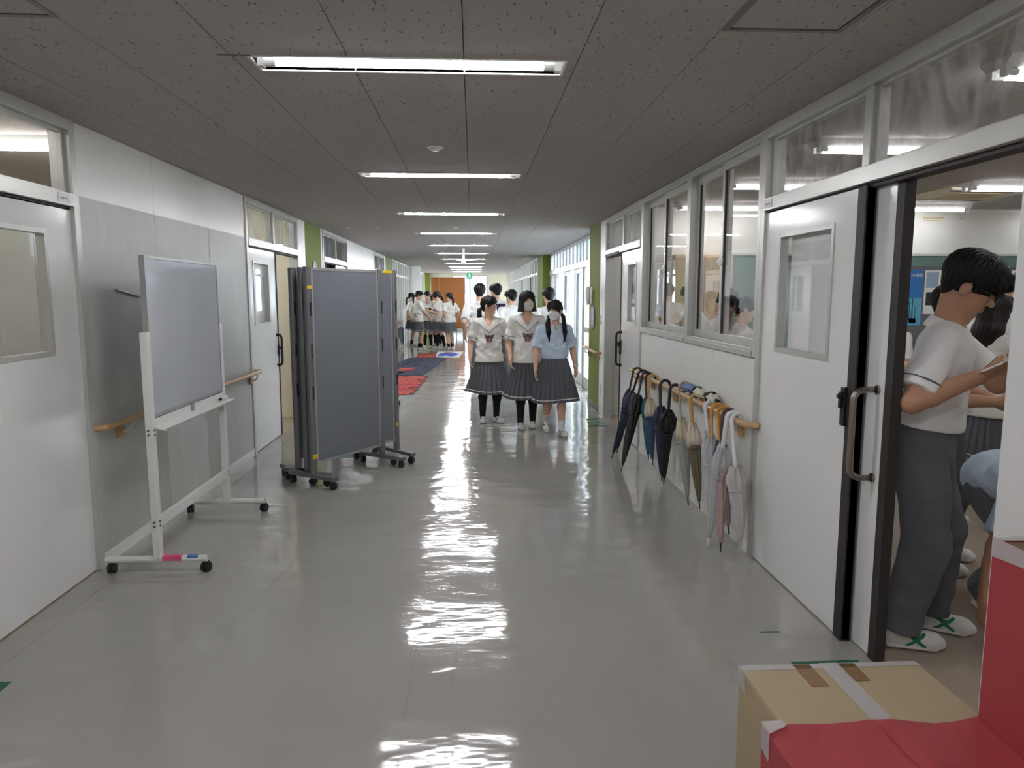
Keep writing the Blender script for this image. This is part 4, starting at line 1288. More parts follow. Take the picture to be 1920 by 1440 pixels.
# ---- things on the left wall
tag(obj('peg_strip', MB().tube([(XL + 0.004, 4.50, 1.605), (XL + 0.012, 4.505, 1.604), (XL + 0.012, 4.785, 1.567), (XL + 0.004, 4.79, 1.566)], 0.007, 8), 'u_handle_grey'), 'thin tilted metal strip left on the wall panel beside the whiteboard', 'strip')
tag(obj('scuff_tape', MB().box(XL + 0.0125, XL + 0.0135, 3.33, 3.345, 0.98, 1.08), 'sticker_white'), 'small white tape scrap on the near left door', 'tape')
tag(obj('sticky_notes', MB().box(XL - 0.034, XL - 0.031, 3.42, 3.485, 1.835, 1.878).box(XL - 0.034, XL - 0.031, 3.45, 3.485, 1.81, 1.836), 'pink_label'), 'pink sticky notes on the glass of the near left door', 'note')
cu = thing('curtain', 'pale grey curtain hanging behind the transom of the left door', 'curtain', (XL - 0.16, 10.7, 0))
def drape(y0, y1, z0, z1, n, amp):
    a, b = [], []
    for k in range(n + 1):
        y = y0 + (y1 - y0) * k / n
        x = amp * math.sin(k * 1.35) + 0.3 * amp * math.sin(k * 0.6)
        a.append((x, y, z0))
        b.append((x, y, z1))
    ring = lambda L, off: [(p[0] + off, p[1], p[2]) for p in L]
    m = MB()
    m.loft([a, b, ring(b, -0.004), ring(a, -0.004), a], False, False, False)
    return m
mat('curtain_grey', (150, 158, 172), 0.9)
obj('cloth', drape(0.0, 0.95, 0.05, 2.44, 60, 0.02), 'curtain_grey', cu)
obj('cloth', drape(1.05, 1.55, 0.05, 2.44, 40, 0.02), 'curtain_grey', cu)
# beams seen through the near left transom
struct('trim_4', MB().box(-6.5, XL - 0.3, 7.9, 8.0, 2.40, 2.46), 'blue_label', 'dark blue curtain rail in the room at the left')

# ---- orange board and railing at the far end
mat('orange_wood', (176, 108, 40), 0.45, var=0.14, nscale=3, stretch=(4, 1, 0.4))
ob = thing('wooden_board', 'tall orange-brown wooden folding board at the far end', 'board', (-0.95, 27.6, 0))
obj('leaf', MB().box(-0.34, 0.645, -0.03, 0.03, 0.29, 2.205), 'orange_wood', ob, bev=0.005)
obj('leaf', MB().box(-0.64, -0.345, 0.03, 0.09, 0.29, 2.205), 'orange_wood', ob, bev=0.005)
for x in (-0.5, 0.15, 0.58):
    obj('leg', MB().box(x - 0.03, x + 0.03, -0.03, 0.03, 0.05, 0.29), 'pole_grey', ob)
    obj('foot', MB().box(x - 0.03, x + 0.03, -0.35, 0.35, 0.0, 0.05), 'pole_grey', ob)
rg = thing('rack', 'low dark metal rack by the end window', 'rack', (0.15, 31.8, 0))
for x in (-0.9, -0.3, 0.3, 0.9):
    for y in (-0.2, 0.16):
        obj('post', MB().box(x - 0.02, x + 0.02, y, y + 0.04, 0, 1.05), 'gasket', rg)
for z in (0.1, 0.4, 0.7, 1.03):
    obj('shelf', MB().box(-0.92, 0.92, -0.2, 0.2, z - 0.015, z + 0.015), 'gasket', rg)
# far umbrella stand by the girls
for k, (c, y) in enumerate((('u_sage', 20.7), ('fold_blue', 21.0), ('u_teal', 21.3))):
    t = umbrella(('pale', 'blue', 'green')[k] + ' umbrella hanging on the far left wall', y, (-2.05, y, 0.1), 'u_handle_white', c, seed=20 + k, xr=-2.10, zh=0.84, flare=1.2)
handrail('handrail', 'far wooden handrail on the left wall near the group of girls', -1, 20.35, 21.6, 0.79, [20.6, 21.3])

# ---- outside
mat('facade', (214, 216, 220), 0.8)
mat('facade_window', (96, 108, 122), 0.3)
bld = thing('building', 'pale building seen through the end window', 'building', (0.5, 62, 0))
obj('wall', MB().box(-14, 14, 0, 4, 0, 4.6), 'facade', bld)
for k in range(10):
    obj('window', MB().box(-12.4 + k * 2.6, -11.0 + k * 2.6, -0.05, 0.05, 1.5, 3.0), 'facade_window', bld)
fe = thing('fence', 'low mesh fence outside the end window', 'fence', (0, 45, 0))
for k in range(9):
    obj('post', MB().cyl((-6 + k * 1.5, 0, 0), (-6 + k * 1.5, 0, 1.3), 0.03, n=8), 'aluminium', fe)
for z in (0.3, 0.8, 1.3):
    obj('rail', MB().cyl((-6, 0, z), (6, 0, z), 0.02, n=8), 'aluminium', fe)

# ---- classroom furnishing
mat('green_board', (92, 118, 108), 0.75, var=0.04)
mat('peach_wood', (232, 210, 178), 0.5, var=0.05, stretch=(3, 3, 0.5))
gb = thing('bulletin_board', 'wide grey-green board on the classroom end wall', 'board', (6.1, 9.19, 0))
obj('panel', MB().box(-2.85, 2.85, -0.02, 0.005, 0.55, 2.07), 'green_board', gb)
obj('frame', MB().box(-2.87, 2.87, -0.03, 0.005, 2.07, 2.10).box(-2.87, 2.87, -0.03, 0.005, 0.52, 0.55), 'aluminium', gb)
cb = thing('cupboard', 'peach wooden cupboard against the classroom end wall', 'cupboard', (2.75, 9.0, 0))
obj('carcass', MB().box(-0.25, 0.47, -0.15, 0.19, 0.0, 2.06), 'peach_wood', cb)
for x0, x1 in ((-0.24, 0.105), (0.115, 0.46)):
    dr = obj('door', MB().box(x0, x1, -0.17, -0.15, 0.05, 2.03), 'peach_wood', cb, bev=0.003)
    obj('knob', MB().cyl((x1 - 0.05 if x0 < 0 else x0 + 0.05, -0.19, 1.05), (x1 - 0.05 if x0 < 0 else x0 + 0.05, -0.17, 1.05), 0.014, n=12), 'steel_bar', dr)
def text_mesh(parent, name, body, size, loc, m):
    cu_ = bpy.data.curves.new(name, 'FONT')
    cu_.body = body
    cu_.size = size
    cu_.extrude = 0.0008
    cu_.align_x = 'CENTER'
    tmp = bpy.data.objects.new(name, cu_)
    COL.objects.link(tmp)
    dg = bpy.context.evaluated_depsgraph_get()
    me = bpy.data.meshes.new_from_object(tmp.evaluated_get(dg))
    bpy.data.objects.remove(tmp)
    me.materials.clear()
    o = obj(name, me, m, parent)
    o.location = loc
    o.rotation_euler = (PI / 2, 0, 0)
    return o
for nm, c in dict(p_blue=(46, 124, 196), p_sky=(98, 178, 214), p_white=(240, 240, 238), p_yellow=(232, 196, 60), p_orange=(232, 150, 52), p_teal=(40, 120, 130), p_black=(34, 36, 44), p_greyblue=(150, 176, 200), p_redtext=(190, 60, 60), p_green=(108, 140, 90)).items():
    mat(nm, c, 0.6, var=0.06)
def display_panel(label, x, y, w):
    t = thing('display_panel', label, 'display panel', (x, y, 0))
    obj('panel', MB().box(0, w, -0.015, 0.015, 0.25, 1.92), 'felt_grey', t)
    for a, b in ((-0.05, 0.0), (w, w + 0.05)):
        obj('post', MB().box(a, b, -0.02, 0.02, 0.05, 1.92), 'frame_silver', t)
    for px in (-0.025, w + 0.025):
        obj('foot', MB().box(px - 0.03, px + 0.03, -0.25, 0.25, 0.0, 0.05), 'frame_silver', t)
    return t
def poster(label, x, y, z0, w, hgt, base, bits, text=None):
    t = thing('poster', label, 'poster', (x, y, z0))
    obj('sheet', MB().box(0, w, -0.003, 0.0, 0, hgt), base, t)
    for (a, b, c, d, m) in bits:
        obj('print_block', MB().box(a * w, b * w, -0.0042, -0.003, c * hgt, d * hgt), m, t)
    if text:
        text_mesh(t, 'title_text', text[0], text[1], (w * 0.5, -0.0045, hgt * text[2]), text[3])
    return t
dp = display_panel('grey display panel covered with posters behind the reading boy', 5.225, 8.7, 1.25)
dp2 = display_panel('grey display panel beside the near jamb, half hidden', 6.66, 8.7, 1.2)
YP = 8.684
lines = [(0.12 + 0.12 * k, 0.15 + 0.12 * k, 0.08, 0.42 + 0.1 * math.sin(k * 2.1), 'p_yellow') for k in range(6)]
poster('blue poster about sea litter with white heading', 5.262, YP, 1.19, 0.30, 0.68, 'p_blue',
       [(0, 1, 0.0, 0.5, 'p_sky'), (0.05, 0.36, 0.62, 0.78, 'p_black'), (0.5, 0.8, 0.04, 0.13, 'p_teal')] + lines, ('海洋ごみ問題', 0.047, 0.885, 'p_white'))
poster('white poster with photos beside the blue poster', 5.585, YP, 1.33, 0.88, 0.54, 'p_white', [(0.02, 0.2, 0.6, 0.95, 'p_greyblue'), (0.03, 0.2, 0.2, 0.5, 'p_black'), (0.3, 0.9, 0.55, 0.9, 'p_sky'), (0.80, 0.9, 0.1, 0.28, 'p_yellow')])
poster('dark night photo print below the white poster', 6.15, YP, 1.205, 0.15, 0.11, 'p_black', [(0.1, 0.9, 0.6, 0.7, 'p_white')])
poster('pale blue photo print beside the night photo', 6.31, YP, 1.205, 0.15, 0.11, 'p_greyblue', [(0.1, 0.9, 0.2, 0.5, 'p_white')])
poster('white notice with red print lines', 5.93, YP, 0.87, 0.2, 0.32, 'p_white', [(0.1, 0.9, 0.84, 0.9, 'p_black'), (0.1, 0.8, 0.7, 0.74, 'p_redtext'), (0.1, 0.9, 0.45, 0.5, 'p_redtext'), (0.1, 0.9, 0.3, 0.34, 'p_redtext'), (0, 1, 0, 0.14, 'p_teal')])
poster('white poster with drawings of sea creatures', 6.15, YP, 0.87, 0.23, 0.32, 'p_white', [(0.3, 0.9, 0.55, 0.8, 'p_green'), (0.1, 0.9, 0.2, 0.35, 'p_greyblue')])
poster('small blue poster low on the panel', 6.15, YP, 0.53, 0.24, 0.32, 'p_blue', [(0.1, 0.4, 0.2, 0.55, 'p_black'), (0.5, 0.9, 0.2, 0.55, 'p_white'), (0.1, 0.9, 0.75, 0.85, 'p_white')])
poster('pale poster with red and yellow flower print', 5.93, YP, 0.53, 0.2, 0.32, 'p_sky', [(0.1, 0.6, 0.75, 0.95, 'p_yellow'), (0.3, 0.8, 0.82, 0.98, 'p_redtext')])
poster('orange poster at the bottom of the panel', 6.17, YP, 0.28, 0.22, 0.22, 'p_orange', [(0.55, 0.98, 0.05, 0.95, 'p_black')])
poster('blue and white poster on the half hidden display panel', 6.70, YP, 1.30, 0.6, 0.57, 'p_white', [(0.05, 0.9, 0.55, 0.95, 'p_blue'), (0.05, 0.9, 0.1, 0.4, 'p_sky')])
ac = thing('air_conditioner', 'beige ceiling cassette air conditioner in the classroom', 'air conditioner', (5.4, 7.75, CZ - 0.001))
obj('panel', MB().prism([(-0.5, 0.0), (-0.47, -0.03), (0.47, -0.03), (0.5, 0.0)], 0.9, 1, -0.45), 'plaster_cream', ac)
obj('grille', MB().box(-0.25, 0.25, -0.22, 0.22, -0.036, -0.03), 'art_tan', ac)
for q in ((-0.42, 0.42, -0.40, -0.33), (-0.42, 0.42, 0.33, 0.40)):
    obj('louvre', MB().box(q[0], q[1], q[2], q[3], -0.034, -0.0302), 'black_plastic', ac)
for k, (a, b, c, d) in enumerate(((5.83, 6.10, 2.545, 2.57), (5.84, 6.05, 2.52, 2.53), (5.40, 5.52, 2.545, 2.558), (6.32, 6.38, 2.54, 2.555), (5.37, 5.41, 2.42, 2.43))):
    obj('peeled_patch', MB().prism([(a, c), (b, c), (b + 0.02, (c + d) / 2), (b - 0.01, d), (a + 0.01, d)], 0.002, 1, 9.197), 'art_tan', wall_c)

# white cabinets added to make the near left door glass look bright
for k, (y0, lb) in enumerate(((3.75, 'tall white cabinet added to brighten the glass of the near left door'), (4.8, 'second tall white cabinet added to brighten the view beyond the near left door'))):
    t = thing('added_bright_cabinet', lb, 'cabinet', (-3.1, y0, 0))
    obj('carcass', MB().box(-0.4, 0.0, 0.0, 1.0, 0.0, 2.2), 'plaster_white', t, bev=0.004)
    for j in (0, 1):
        dd = obj('door', MB().box(0.0, 0.02, 0.01 + 0.495 * j, 0.495 + 0.495 * j, 0.08, 2.17), 'sticker_white', t, bev=0.003)
        obj('handle', MB().box(0.02, 0.04, 0.44 if j == 0 else 0.54, 0.455 if j == 0 else 0.555, 1.0, 1.15), 'aluminium_dark', dd)
# ================================================================ PEOPLE (smooth surfaces grown from blended volumes)
V3 = lambda *a: np.array(a, dtype=float)
def unit(v):
    v = np.asarray(v, float)
    return v / (np.linalg.norm(v) + 1e-9)
def rotm(axis, deg):
    return np.array(Matrix.Rotation(math.radians(deg), 3, axis))

class Field:
    def __init__(s, lo, hi, h):
        s.h = h
        s.lo = np.asarray(lo, float)
        s.n = np.ceil((np.asarray(hi, float) - s.lo) / h).astype(int) + 1
        s.F = np.full(s.n, 0.3, np.float32)
    def sub(s, lo, hi):
        a = np.maximum(np.floor((np.asarray(lo) - s.lo) / s.h).astype(int), 0)
        b = np.minimum(np.ceil((np.asarray(hi) - s.lo) / s.h).astype(int) + 1, s.n)
        if np.any(b <= a): return None
        sl = tuple(slice(a[i], b[i]) for i in range(3))
        c = [(s.lo[i] + s.h * np.arange(a[i], b[i])).astype(np.float32) for i in range(3)]
        return sl, c[0][:, None, None], c[1][None, :, None], c[2][None, None, :]
    def _op(s, sl, d, k, op):
        f = s.F[sl]
        if op == 'u':
            t = np.clip(0.5 + 0.5 * (f - d) / k, 0, 1)
            s.F[sl] = f + (d - f) * t - k * t * (1 - t)
        elif op == 's':
            d = -d
            t = np.clip(0.5 - 0.5 * (f - d) / k, 0, 1)
            s.F[sl] = f + (d - f) * t + k * t * (1 - t)
    def ecap(s, a, b, ra, rb, u=None, k=0.02, op='u', flat=(False, False)):
        a, b = np.asarray(a, float), np.asarray(b, float)
        tup = isinstance(ra, tuple)
        mr = max(max(ra), max(rb)) if tup else max(ra, rb)
        pad = mr + k + 3 * s.h
        g = s.sub(np.minimum(a, b) - pad, np.maximum(a, b) + pad)
        if g is None: return
        sl, X, Y, Z = g
        ab = b - a
        L = np.linalg.norm(ab)
        w = ab / L if L > 1e-6 else V3(0, 0, 1)
        px, py, pz = X - a[0], Y - a[1], Z - a[2]
        ax = px * w[0] + py * w[1] + pz * w[2]
        t = np.clip(ax / max(L, 1e-6), 0, 1)
        if not tup:
            qx, qy, qz = px - t * ab[0], py - t * ab[1], pz - t * ab[2]
            d = np.sqrt(qx * qx + qy * qy + qz * qz) - (ra + (rb - ra) * t)
        else:
            u = np.asarray(u if u is not None else (1, 0, 0), float)
            u = unit(u - w * u.dot(w))
            v = np.cross(w, u)
            pu = px * u[0] + py * u[1] + pz * u[2]
            pv = px * v[0] + py * v[1] + pz * v[2]
            pw = ax - t * L
            ru, rv = ra[0] + (rb[0] - ra[0]) * t, ra[1] + (rb[1] - ra[1]) * t
            rm = np.minimum(ru, rv)
            d = (np.sqrt((pu / ru) ** 2 + (pv / rv) ** 2 + (pw / rm) ** 2) - 1) * rm
        if flat[0]: d = np.maximum(d, -ax)
        if flat[1]: d = np.maximum(d, ax - L)
        s._op(sl, d.astype(np.float32), k, op)
    def ell(s, c, R, r, k=0.02, op='u'):
        c = np.asarray(c, float)
        pad = max(r) + k + 3 * s.h
        g = s.sub(c - pad, c + pad)
        if g is None: return
        sl, X, Y, Z = g
        px, py, pz = X - c[0], Y - c[1], Z - c[2]
        q = 0
        for i in range(3):
            q = q + ((px * R[0][i] + py * R[1][i] + pz * R[2][i]) / r[i]) ** 2
        d = (np.sqrt(q) - 1) * min(r)
        s._op(sl, d.astype(np.float32), k, op)
    def grid(s):
        return s.sub(s.lo, s.lo + s.h * (s.n - 1))[1:]
    def local(s, P0, R):
        """coordinates in a rotated frame, for region masks"""
        X, Y, Z = s.grid()
        px, py, pz = X - P0[0], Y - P0[1], Z - P0[2]
        return [px * R[0][i] + py * R[1][i] + pz * R[2][i] for i in range(3)]
    def nets(s, F=None):
        F = s.F if F is None else F
        S = F < 0
        c = np.zeros(np.array(F.shape) - 1, np.uint8)
        for i in (0, 1):
            for j in (0, 1):
                for k in (0, 1):
                    c += S[i:F.shape[0] - 1 + i, j:F.shape[1] - 1 + j, k:F.shape[2] - 1 + k]
        act = (c > 0) & (c < 8)
        I, J, K = np.nonzero(act)
        m = len(I)
        vid = np.full(act.shape, -1, np.int32)
        vid[I, J, K] = np.arange(m)
        pos = np.zeros((m, 3))
        cnt = np.zeros(m)
        for ax in range(3):
            o = [q for q in range(3) if q != ax]
            for b in (0, 1):
                for e in (0, 1):
                    A = [0, 0, 0]
                    A[o[0]], A[o[1]] = b, e
                    B = list(A)
                    B[ax] = 1
                    fa, fb = F[I + A[0], J + A[1], K + A[2]], F[I + B[0], J + B[1], K + B[2]]
                    cr = (fa < 0) != (fb < 0)
                    t = fa / np.where(cr, fa - fb, 1)
                    for q in range(3):
                        pos[:, q] += np.where(cr, A[q] + (t if q == ax else 0), 0)
                    cnt += cr
        pos = pos / cnt[:, None] + np.stack([I, J, K], 1)
        verts = s.lo + s.h * pos
        quads = []
        for ax, (p, q) in enumerate(((1, 2), (2, 0), (0, 1))):
            sa = [slice(1, -1)] * 3
            sb = [slice(1, -1)] * 3
            sa[ax], sb[ax] = slice(0, -1), slice(1, None)
            A, B = S[tuple(sa)], S[tuple(sb)]
            idx = list(np.nonzero(A != B))
            inside = A[tuple(idx)]
            for z in range(3):
                if z != ax: idx[z] = idx[z] + 1
            def cell(dp, dq):
                ii = [x.copy() for x in idx]
                ii[p] -= dp
                ii[q] -= dq
                return vid[ii[0], ii[1], ii[2]]
            qd = np.stack([cell(1, 1), cell(0, 1), cell(0, 0), cell(1, 0)], 1)
            qd[~inside] = qd[~inside][:, ::-1]
            quads.append(qd)
        return verts, np.concatenate(quads)

def np_mesh(name, verts, quads, m, R=None, t=None):
    if R is not None:
        verts = verts @ np.asarray(R).T + np.asarray(t)
    me = bpy.data.meshes.new(name)
    me.vertices.add(len(verts))
    me.vertices.foreach_set('co', verts.astype(np.float32).ravel())
    me.loops.add(quads.size)
    me.loops.foreach_set('vertex_index', quads.astype(np.int32).ravel())
    me.polygons.add(len(quads))
    me.polygons.foreach_set('loop_start', np.arange(0, quads.size, 4, dtype=np.int32))
    me.update(calc_edges=True)
    me.polygons.foreach_set('use_smooth', np.ones(len(quads), bool))
    me.materials.append(MATS[m])
    me.update()
    return me

mat('skin', (214, 172, 146), 0.5, var=0.04, spec=0.35)
mat('skin_tan', (186, 140, 112), 0.5, var=0.04, spec=0.35)
mat('lip', (176, 104, 96), 0.45)
mat('hair_black', (15, 12, 12), 0.46, var=0.3, nscale=60, stretch=(1, 1, 0.12), bump=0.3, bscale=150, spec=0.3)
mat('hair_brownblack', (26, 18, 16), 0.46, var=0.3, nscale=60, stretch=(1, 1, 0.12), bump=0.3, bscale=150, spec=0.3)
mat('eye_white', (225, 222, 218), 0.3)
mat('eye_dark', (20, 14, 12), 0.2)
mat('shirt_white', (238, 237, 236), 0.8, var=0.02, bump=0.25, bscale=14)
mat('sailor_white', (234, 231, 224), 0.8, var=0.02, bump=0.2, bscale=14)
mat('polo_blue', (194, 211, 228), 0.85, var=0.03, bump=0.25, bscale=16)
mat('vest_navy', (30, 36, 62), 0.9)
mat('vest_beige', (206, 196, 170), 0.9)
mat('skirt_grey', (100, 102, 108), 0.85, var=0.05, nscale=40)
mat('skirt_dark', (88, 89, 94), 0.85, var=0.05, nscale=40)
mat('trouser_grey', (98, 99, 104), 0.85, var=0.05, nscale=30, bump=0.2, bscale=9)
mat('sock_black', (14, 14, 16), 0.9)
mat('sock_white', (230, 230, 228), 0.9)
mat('shoe_canvas', (226, 224, 220), 0.75, var=0.05)
mat('shoe_green', (24, 122, 88), 0.6)
mat('trim_dark', (96, 92, 96), 0.8)
mat('bow_mauve', (140, 104, 112), 0.7, var=0.12, nscale=40)
mat('bow_dark', (84, 58, 68), 0.7)
mat('mask_white', (232, 232, 230), 0.85, var=0.02)
mat('mask_beige', (214, 205, 192), 0.85, var=0.02)
mat('glasses_metal', (120, 90, 72), 0.3, metal=0.7)
mat('glasses_black', (18, 18, 20), 0.3)

def ik(A, B, l1, l2, hint):
    """position of the middle joint between A and the reachable target B"""
    A, B = np.asarray(A, float), np.asarray(B, float)
    d = B - A
    L = np.linalg.norm(d)
    L2 = min(max(L, abs(l1 - l2) + 1e-3), l1 + l2 - 1e-3)
    B = A + d / L * L2
    w = d / L
    x = (l1 * l1 - l2 * l2 + L2 * L2) / (2 * L2)
    hgt = math.sqrt(max(l1 * l1 - x * x, 0))
    hv = np.asarray(hint, float)
    hv = unit(hv - w * hv.dot(w))
    return A + w * x + hv * hgt, B

SHOE = {}
def shoe_meshes():
    if SHOE: return SHOE
    f = Field((-0.07, -0.09, -0.015), (0.07, 0.22, 0.13), 0.0045)
    f.ecap((0, -0.035, 0.045), (0.004, 0.125, 0.034), (0.034, 0.046), (0.043, 0.036), (1, 0, 0), 0.02)
    f.ecap((0.004, 0.12, 0.03), (0.002, 0.155, 0.026), (0.042, 0.032), (0.03, 0.022), (1, 0, 0), 0.02)
    f.ecap((0, -0.02, 0.05), (0, -0.01, 0.088), (0.036, 0.042), (0.037, 0.046), (1, 0, 0), 0.015, flat=(False, True))
    f.ecap((0, -0.04, 0.012), (0.004, 0.13, 0.012), (0.038, 0.014), (0.046, 0.014), (1, 0, 0), 0.006)
    X, Y, Z = f.grid()
    f.F = np.maximum(f.F, -Z + 0.0)
    v, q = f.nets()
    SHOE['shoe'] = np_mesh('shoe', v, q, 'shoe_canvas')
    band = 9.0
    for sg, c0 in ((0.75, 0.045), (-0.75, 0.045)):
        band = np.minimum(band, np.abs((Z - c0) - sg * (Y - 0.055)) - 0.009)
    band = np.minimum(band, np.maximum(np.abs(Z - 0.062 + (Y - 0.03) * 0.25) - 0.006, np.abs(Y - 0.03) - 0.035))
    band = np.maximum(band, np.abs(Y - 0.052) - 0.042)
    band = np.maximum(band, 0.02 - Z)
    band = np.maximum(band, 0.018 - np.abs(X))
    v, q = f.nets(np.maximum(f.F - 0.0022, band.astype(np.float32)))
    SHOE['mark'] = np_mesh('shoe_stripe', v, q, 'shoe_green')
    return SHOE

def wrinkle(X, Y, Z, amp, sc=1.0, seed=0.0):
    a = np.sin(sc * (31 * Z + 17 * X) + 2.2 * np.sin(sc * (13 * Y + 9 * X) + seed) + seed)
    b = np.sin(sc * (-23 * X + 19 * Z + 21 * Y) + 2.0 * np.sin(sc * 11 * Z + seed * 2))
    return (amp * 0.5 * (a + 0.8 * b)).astype(np.float32)

def person(label, loc, rz, H=1.6, sex='f', h=0.006, feet=((0.09, 0, 0, 8, 0), (-0.09, 0, 0, -8, 0)), wrists=None, hints=None,
           palms=None, curls=(0.35, 0.35), hdirs=(None, None), lean=0.0, twist=0.0, side=0.0, drop=0.0, head=(0, 0, 0), hair='short',
           top='dress', bottom='trousers', socks='black', mask=None, glasses=None, bow=True, skin='skin', hem=0.40, hemr=(0.25, 0.2), sway=(0, 0),
           hipz=0.862, tuck=False, hairmat='hair_black', group=None, watch=False, neck_fwd=0.0, shoes=True, seed=1.0):
    s = H / 1.6
    male = sex == 'm'
    root = thing('person', label, 'person', loc, rz, group)
    P0 = V3(0, 0, (hipz - drop) * s)
    Rt = rotm('Z', twist) @ rotm('X', -lean) @ rotm('Y', side)
    TL = lambda x, y, z: P0 + Rt @ (V3(x, y, z) * s)
    sw = 0.185 if male else 0.160
    sho = [TL(sw, -0.005, 0.398), TL(-sw, -0.005, 0.398)]
    shm = TL(0, -0.008, 0.428)
    nb = TL(0, -0.01, 0.455)
    Rh = Rt @ rotm('Z', head[0]) @ rotm('X', head[1]) @ rotm('Y', head[2])
    if lean:
        Rh = rotm('Z', twist) @ rotm('Z', head[0]) @ rotm('X', head[1]) @ rotm('Y', head[2])
    hc = TL(0, 0.022 + neck_fwd, 0.625) if not lean else nb + Rt @ (V3(0, 0.02 + neck_fwd, 0.10) * s) + V3(0, 0, 0.06 * s)
    hs = s * (1.0 if male else 0.985)
    HL = lambda x, y, z: hc + Rh @ (V3(x, y, z) * hs)
    hip = [P0 + V3(0.082 * s, 0, -0.03 * s), P0 + V3(-0.082 * s, 0, -0.03 * s)]
    ank, knee = [], []
    for i in (0, 1):
        fx, fy, fz, yaw, pit = feet[i]
        tgt = V3(fx, fy, (0.075 + fz)) * V3(1, 1, s)
        kn, an = ik(hip[i], tgt, 0.395 * s, 0.375 * s, (math.sin(math.radians(-yaw)) * 0.4, 1, 0))
        knee.append(kn)
        ank.append(an)
    if wrists is None:
        wrists = (TL(0.23, 0.03, -0.02), TL(-0.23, 0.03, -0.02))
    elb, wri = [], []
    for i in (0, 1):
        hint = hints[i] if hints is not None else (0.3 if i == 0 else -0.3, -1, 0)
        e, w = ik(sho[i], wrists[i], 0.262 * s, 0.235 * s, hint)
        elb.append(e)
        wri.append(w)
    # ---- body
    pts = np.array([P0, nb, hc] + sho + hip + ank + knee + elb + wri)
    lo, hi = pts.min(0) - 0.21 * s, pts.max(0) + 0.21 * s
    lo[2] = max(-0.03, pts[:, 2].min() - 0.11)
    hi[2] = pts[:, 2].max() + 0.16 * s
    f = Field(lo, hi, h)
    ex = Rt @ V3(1, 0, 0)
    wq = 1.12 if male else 1.0
    f.ecap(P0 - V3(0, 0, 0.05 * s), TL(0, 0, 0.05), (0.14 * s, 0.098 * s), (0.135 * s, 0.095 * s), ex, 0.03)
    f.ecap(TL(0, 0, 0.05), TL(0, 0, 0.17), (0.125 * s * wq, 0.09 * s), (0.105 * s * wq, 0.08 * s), ex, 0.04)
    f.ecap(TL(0, 0, 0.17), TL(0, 0, 0.36), (0.105 * s * wq, 0.08 * s), (0.125 * s * wq, 0.09 * s), ex, 0.04)
    for i in (0, 1):
        f.ecap(shm, sho[i], 0.046 * s, 0.044 * s, k=0.03)
    f.ecap(nb - (nb - P0) * 0.05, HL(0, -0.02, -0.06), 0.054 * s * (1.08 if male else 0.92), 0.047 * s * (1.12 if male else 0.95), k=0.02)
    for i in (0, 1):
        f.ecap(sho[i], elb[i], 0.044 * s * wq, 0.037 * s * wq, k=0.02)
        mid = elb[i] + (wri[i] - elb[i]) * 0.3
        f.ecap(elb[i], mid, 0.036 * s * wq, 0.037 * s * wq, k=0.02)
        f.ecap(mid, wri[i], 0.036 * s * wq, 0.025 * s * wq, k=0.015)
        f.ecap(hip[i], knee[i], 0.077 * s, 0.051 * s, k=0.03)
        cal = knee[i] + (ank[i] - knee[i]) * 0.32 - V3(0, 0.012 * s, 0)
        f.ecap(knee[i], cal, 0.048 * s, 0.051 * s, k=0.025)
        f.ecap(cal, ank[i], 0.051 * s, 0.033 * s, k=0.025)
        # feet stay inside the shoes
        yaw = math.radians(feet[i][3])
        Rf = rotm('Z', feet[i][3]) @ rotm('X', -feet[i][4])
        f.ecap(ank[i] + Rf @ V3(0, -0.02, -0.03) * s, ank[i] + Rf @ V3(0, 0.1, -0.045) * s, 0.028 * s, 0.018 * s, k=0.02)
        # hands
        d = unit(wri[i] - elb[i]) if hdirs[i] is None else unit(hdirs[i])
        if hdirs[i] is None and wri[i][2] < elb[i][2] - 0.15 * s: d = unit(d + V3(0, 0.05, -0.7))
        pn = unit(palms[i]) if palms is not None else V3(-1 if i == 0 else 1, 0.35, 0)
        pn = unit(pn - d * pn.dot(d))
        sd = np.cross(d, pn) * (1 if i == 0 else -1)          # towards the thumb
        W = wri[i]
        hsz = s * (1.05 if male else 0.93)
        f.ecap(W + d * 0.005 * hsz, W + d * 0.078 * hsz, (0.026 * hsz, 0.018 * hsz), (0.037 * hsz, 0.0135 * hsz), sd, k=0.015)
        cu = curls[i]
        for q, (off, ln, dk) in enumerate(((0.029, 0.070, 0.0), (0.010, 0.078, 0.05), (-0.010, 0.073, 0.1), (-0.028, 0.058, 0.2))):
            p = W + d * (0.080 - abs(off) * 0.25) * hsz + sd * off * hsz
            ang = 0.0
            for seg, fr in enumerate((0.44, 0.32, 0.24)):
                ang += cu * (0.75 + dk) * (1.0 if seg else 0.8)
                dirv = d * math.cos(ang) + pn * math.sin(ang) + sd * off * 1.2
                p2 = p + unit(dirv) * ln * fr * hsz
                f.ecap(p, p2, (0.0088 - 0.0008 * seg) * hsz, (0.0082 - 0.0009 * seg) * hsz, k=0.003)
                p = p2
        p = W + d * 0.018 * hsz + sd * 0.022 * hsz
        t1 = p + unit(d * 0.75 + sd * 0.6 + pn * 0.25) * 0.042 * hsz
        t2 = t1 + unit(d * 0.95 + sd * 0.15 + pn * (0.2 + 0.6 * cu)) * 0.034 * hsz
        f.ecap(p, t1, 0.0135 * hsz, 0.0105 * hsz, k=0.008)
        f.ecap(t1, t2, 0.0105 * hsz, 0.008 * hsz, k=0.004)
    # head
    f.ell(HL(0, -0.012, 0.032), Rh, (0.073 * hs, 0.09 * hs, 0.083 * hs), k=0.02)
    f.ell(HL(0, 0.022, -0.03), Rh, (0.062 * hs, 0.064 * hs, 0.075 * hs), k=0.02)
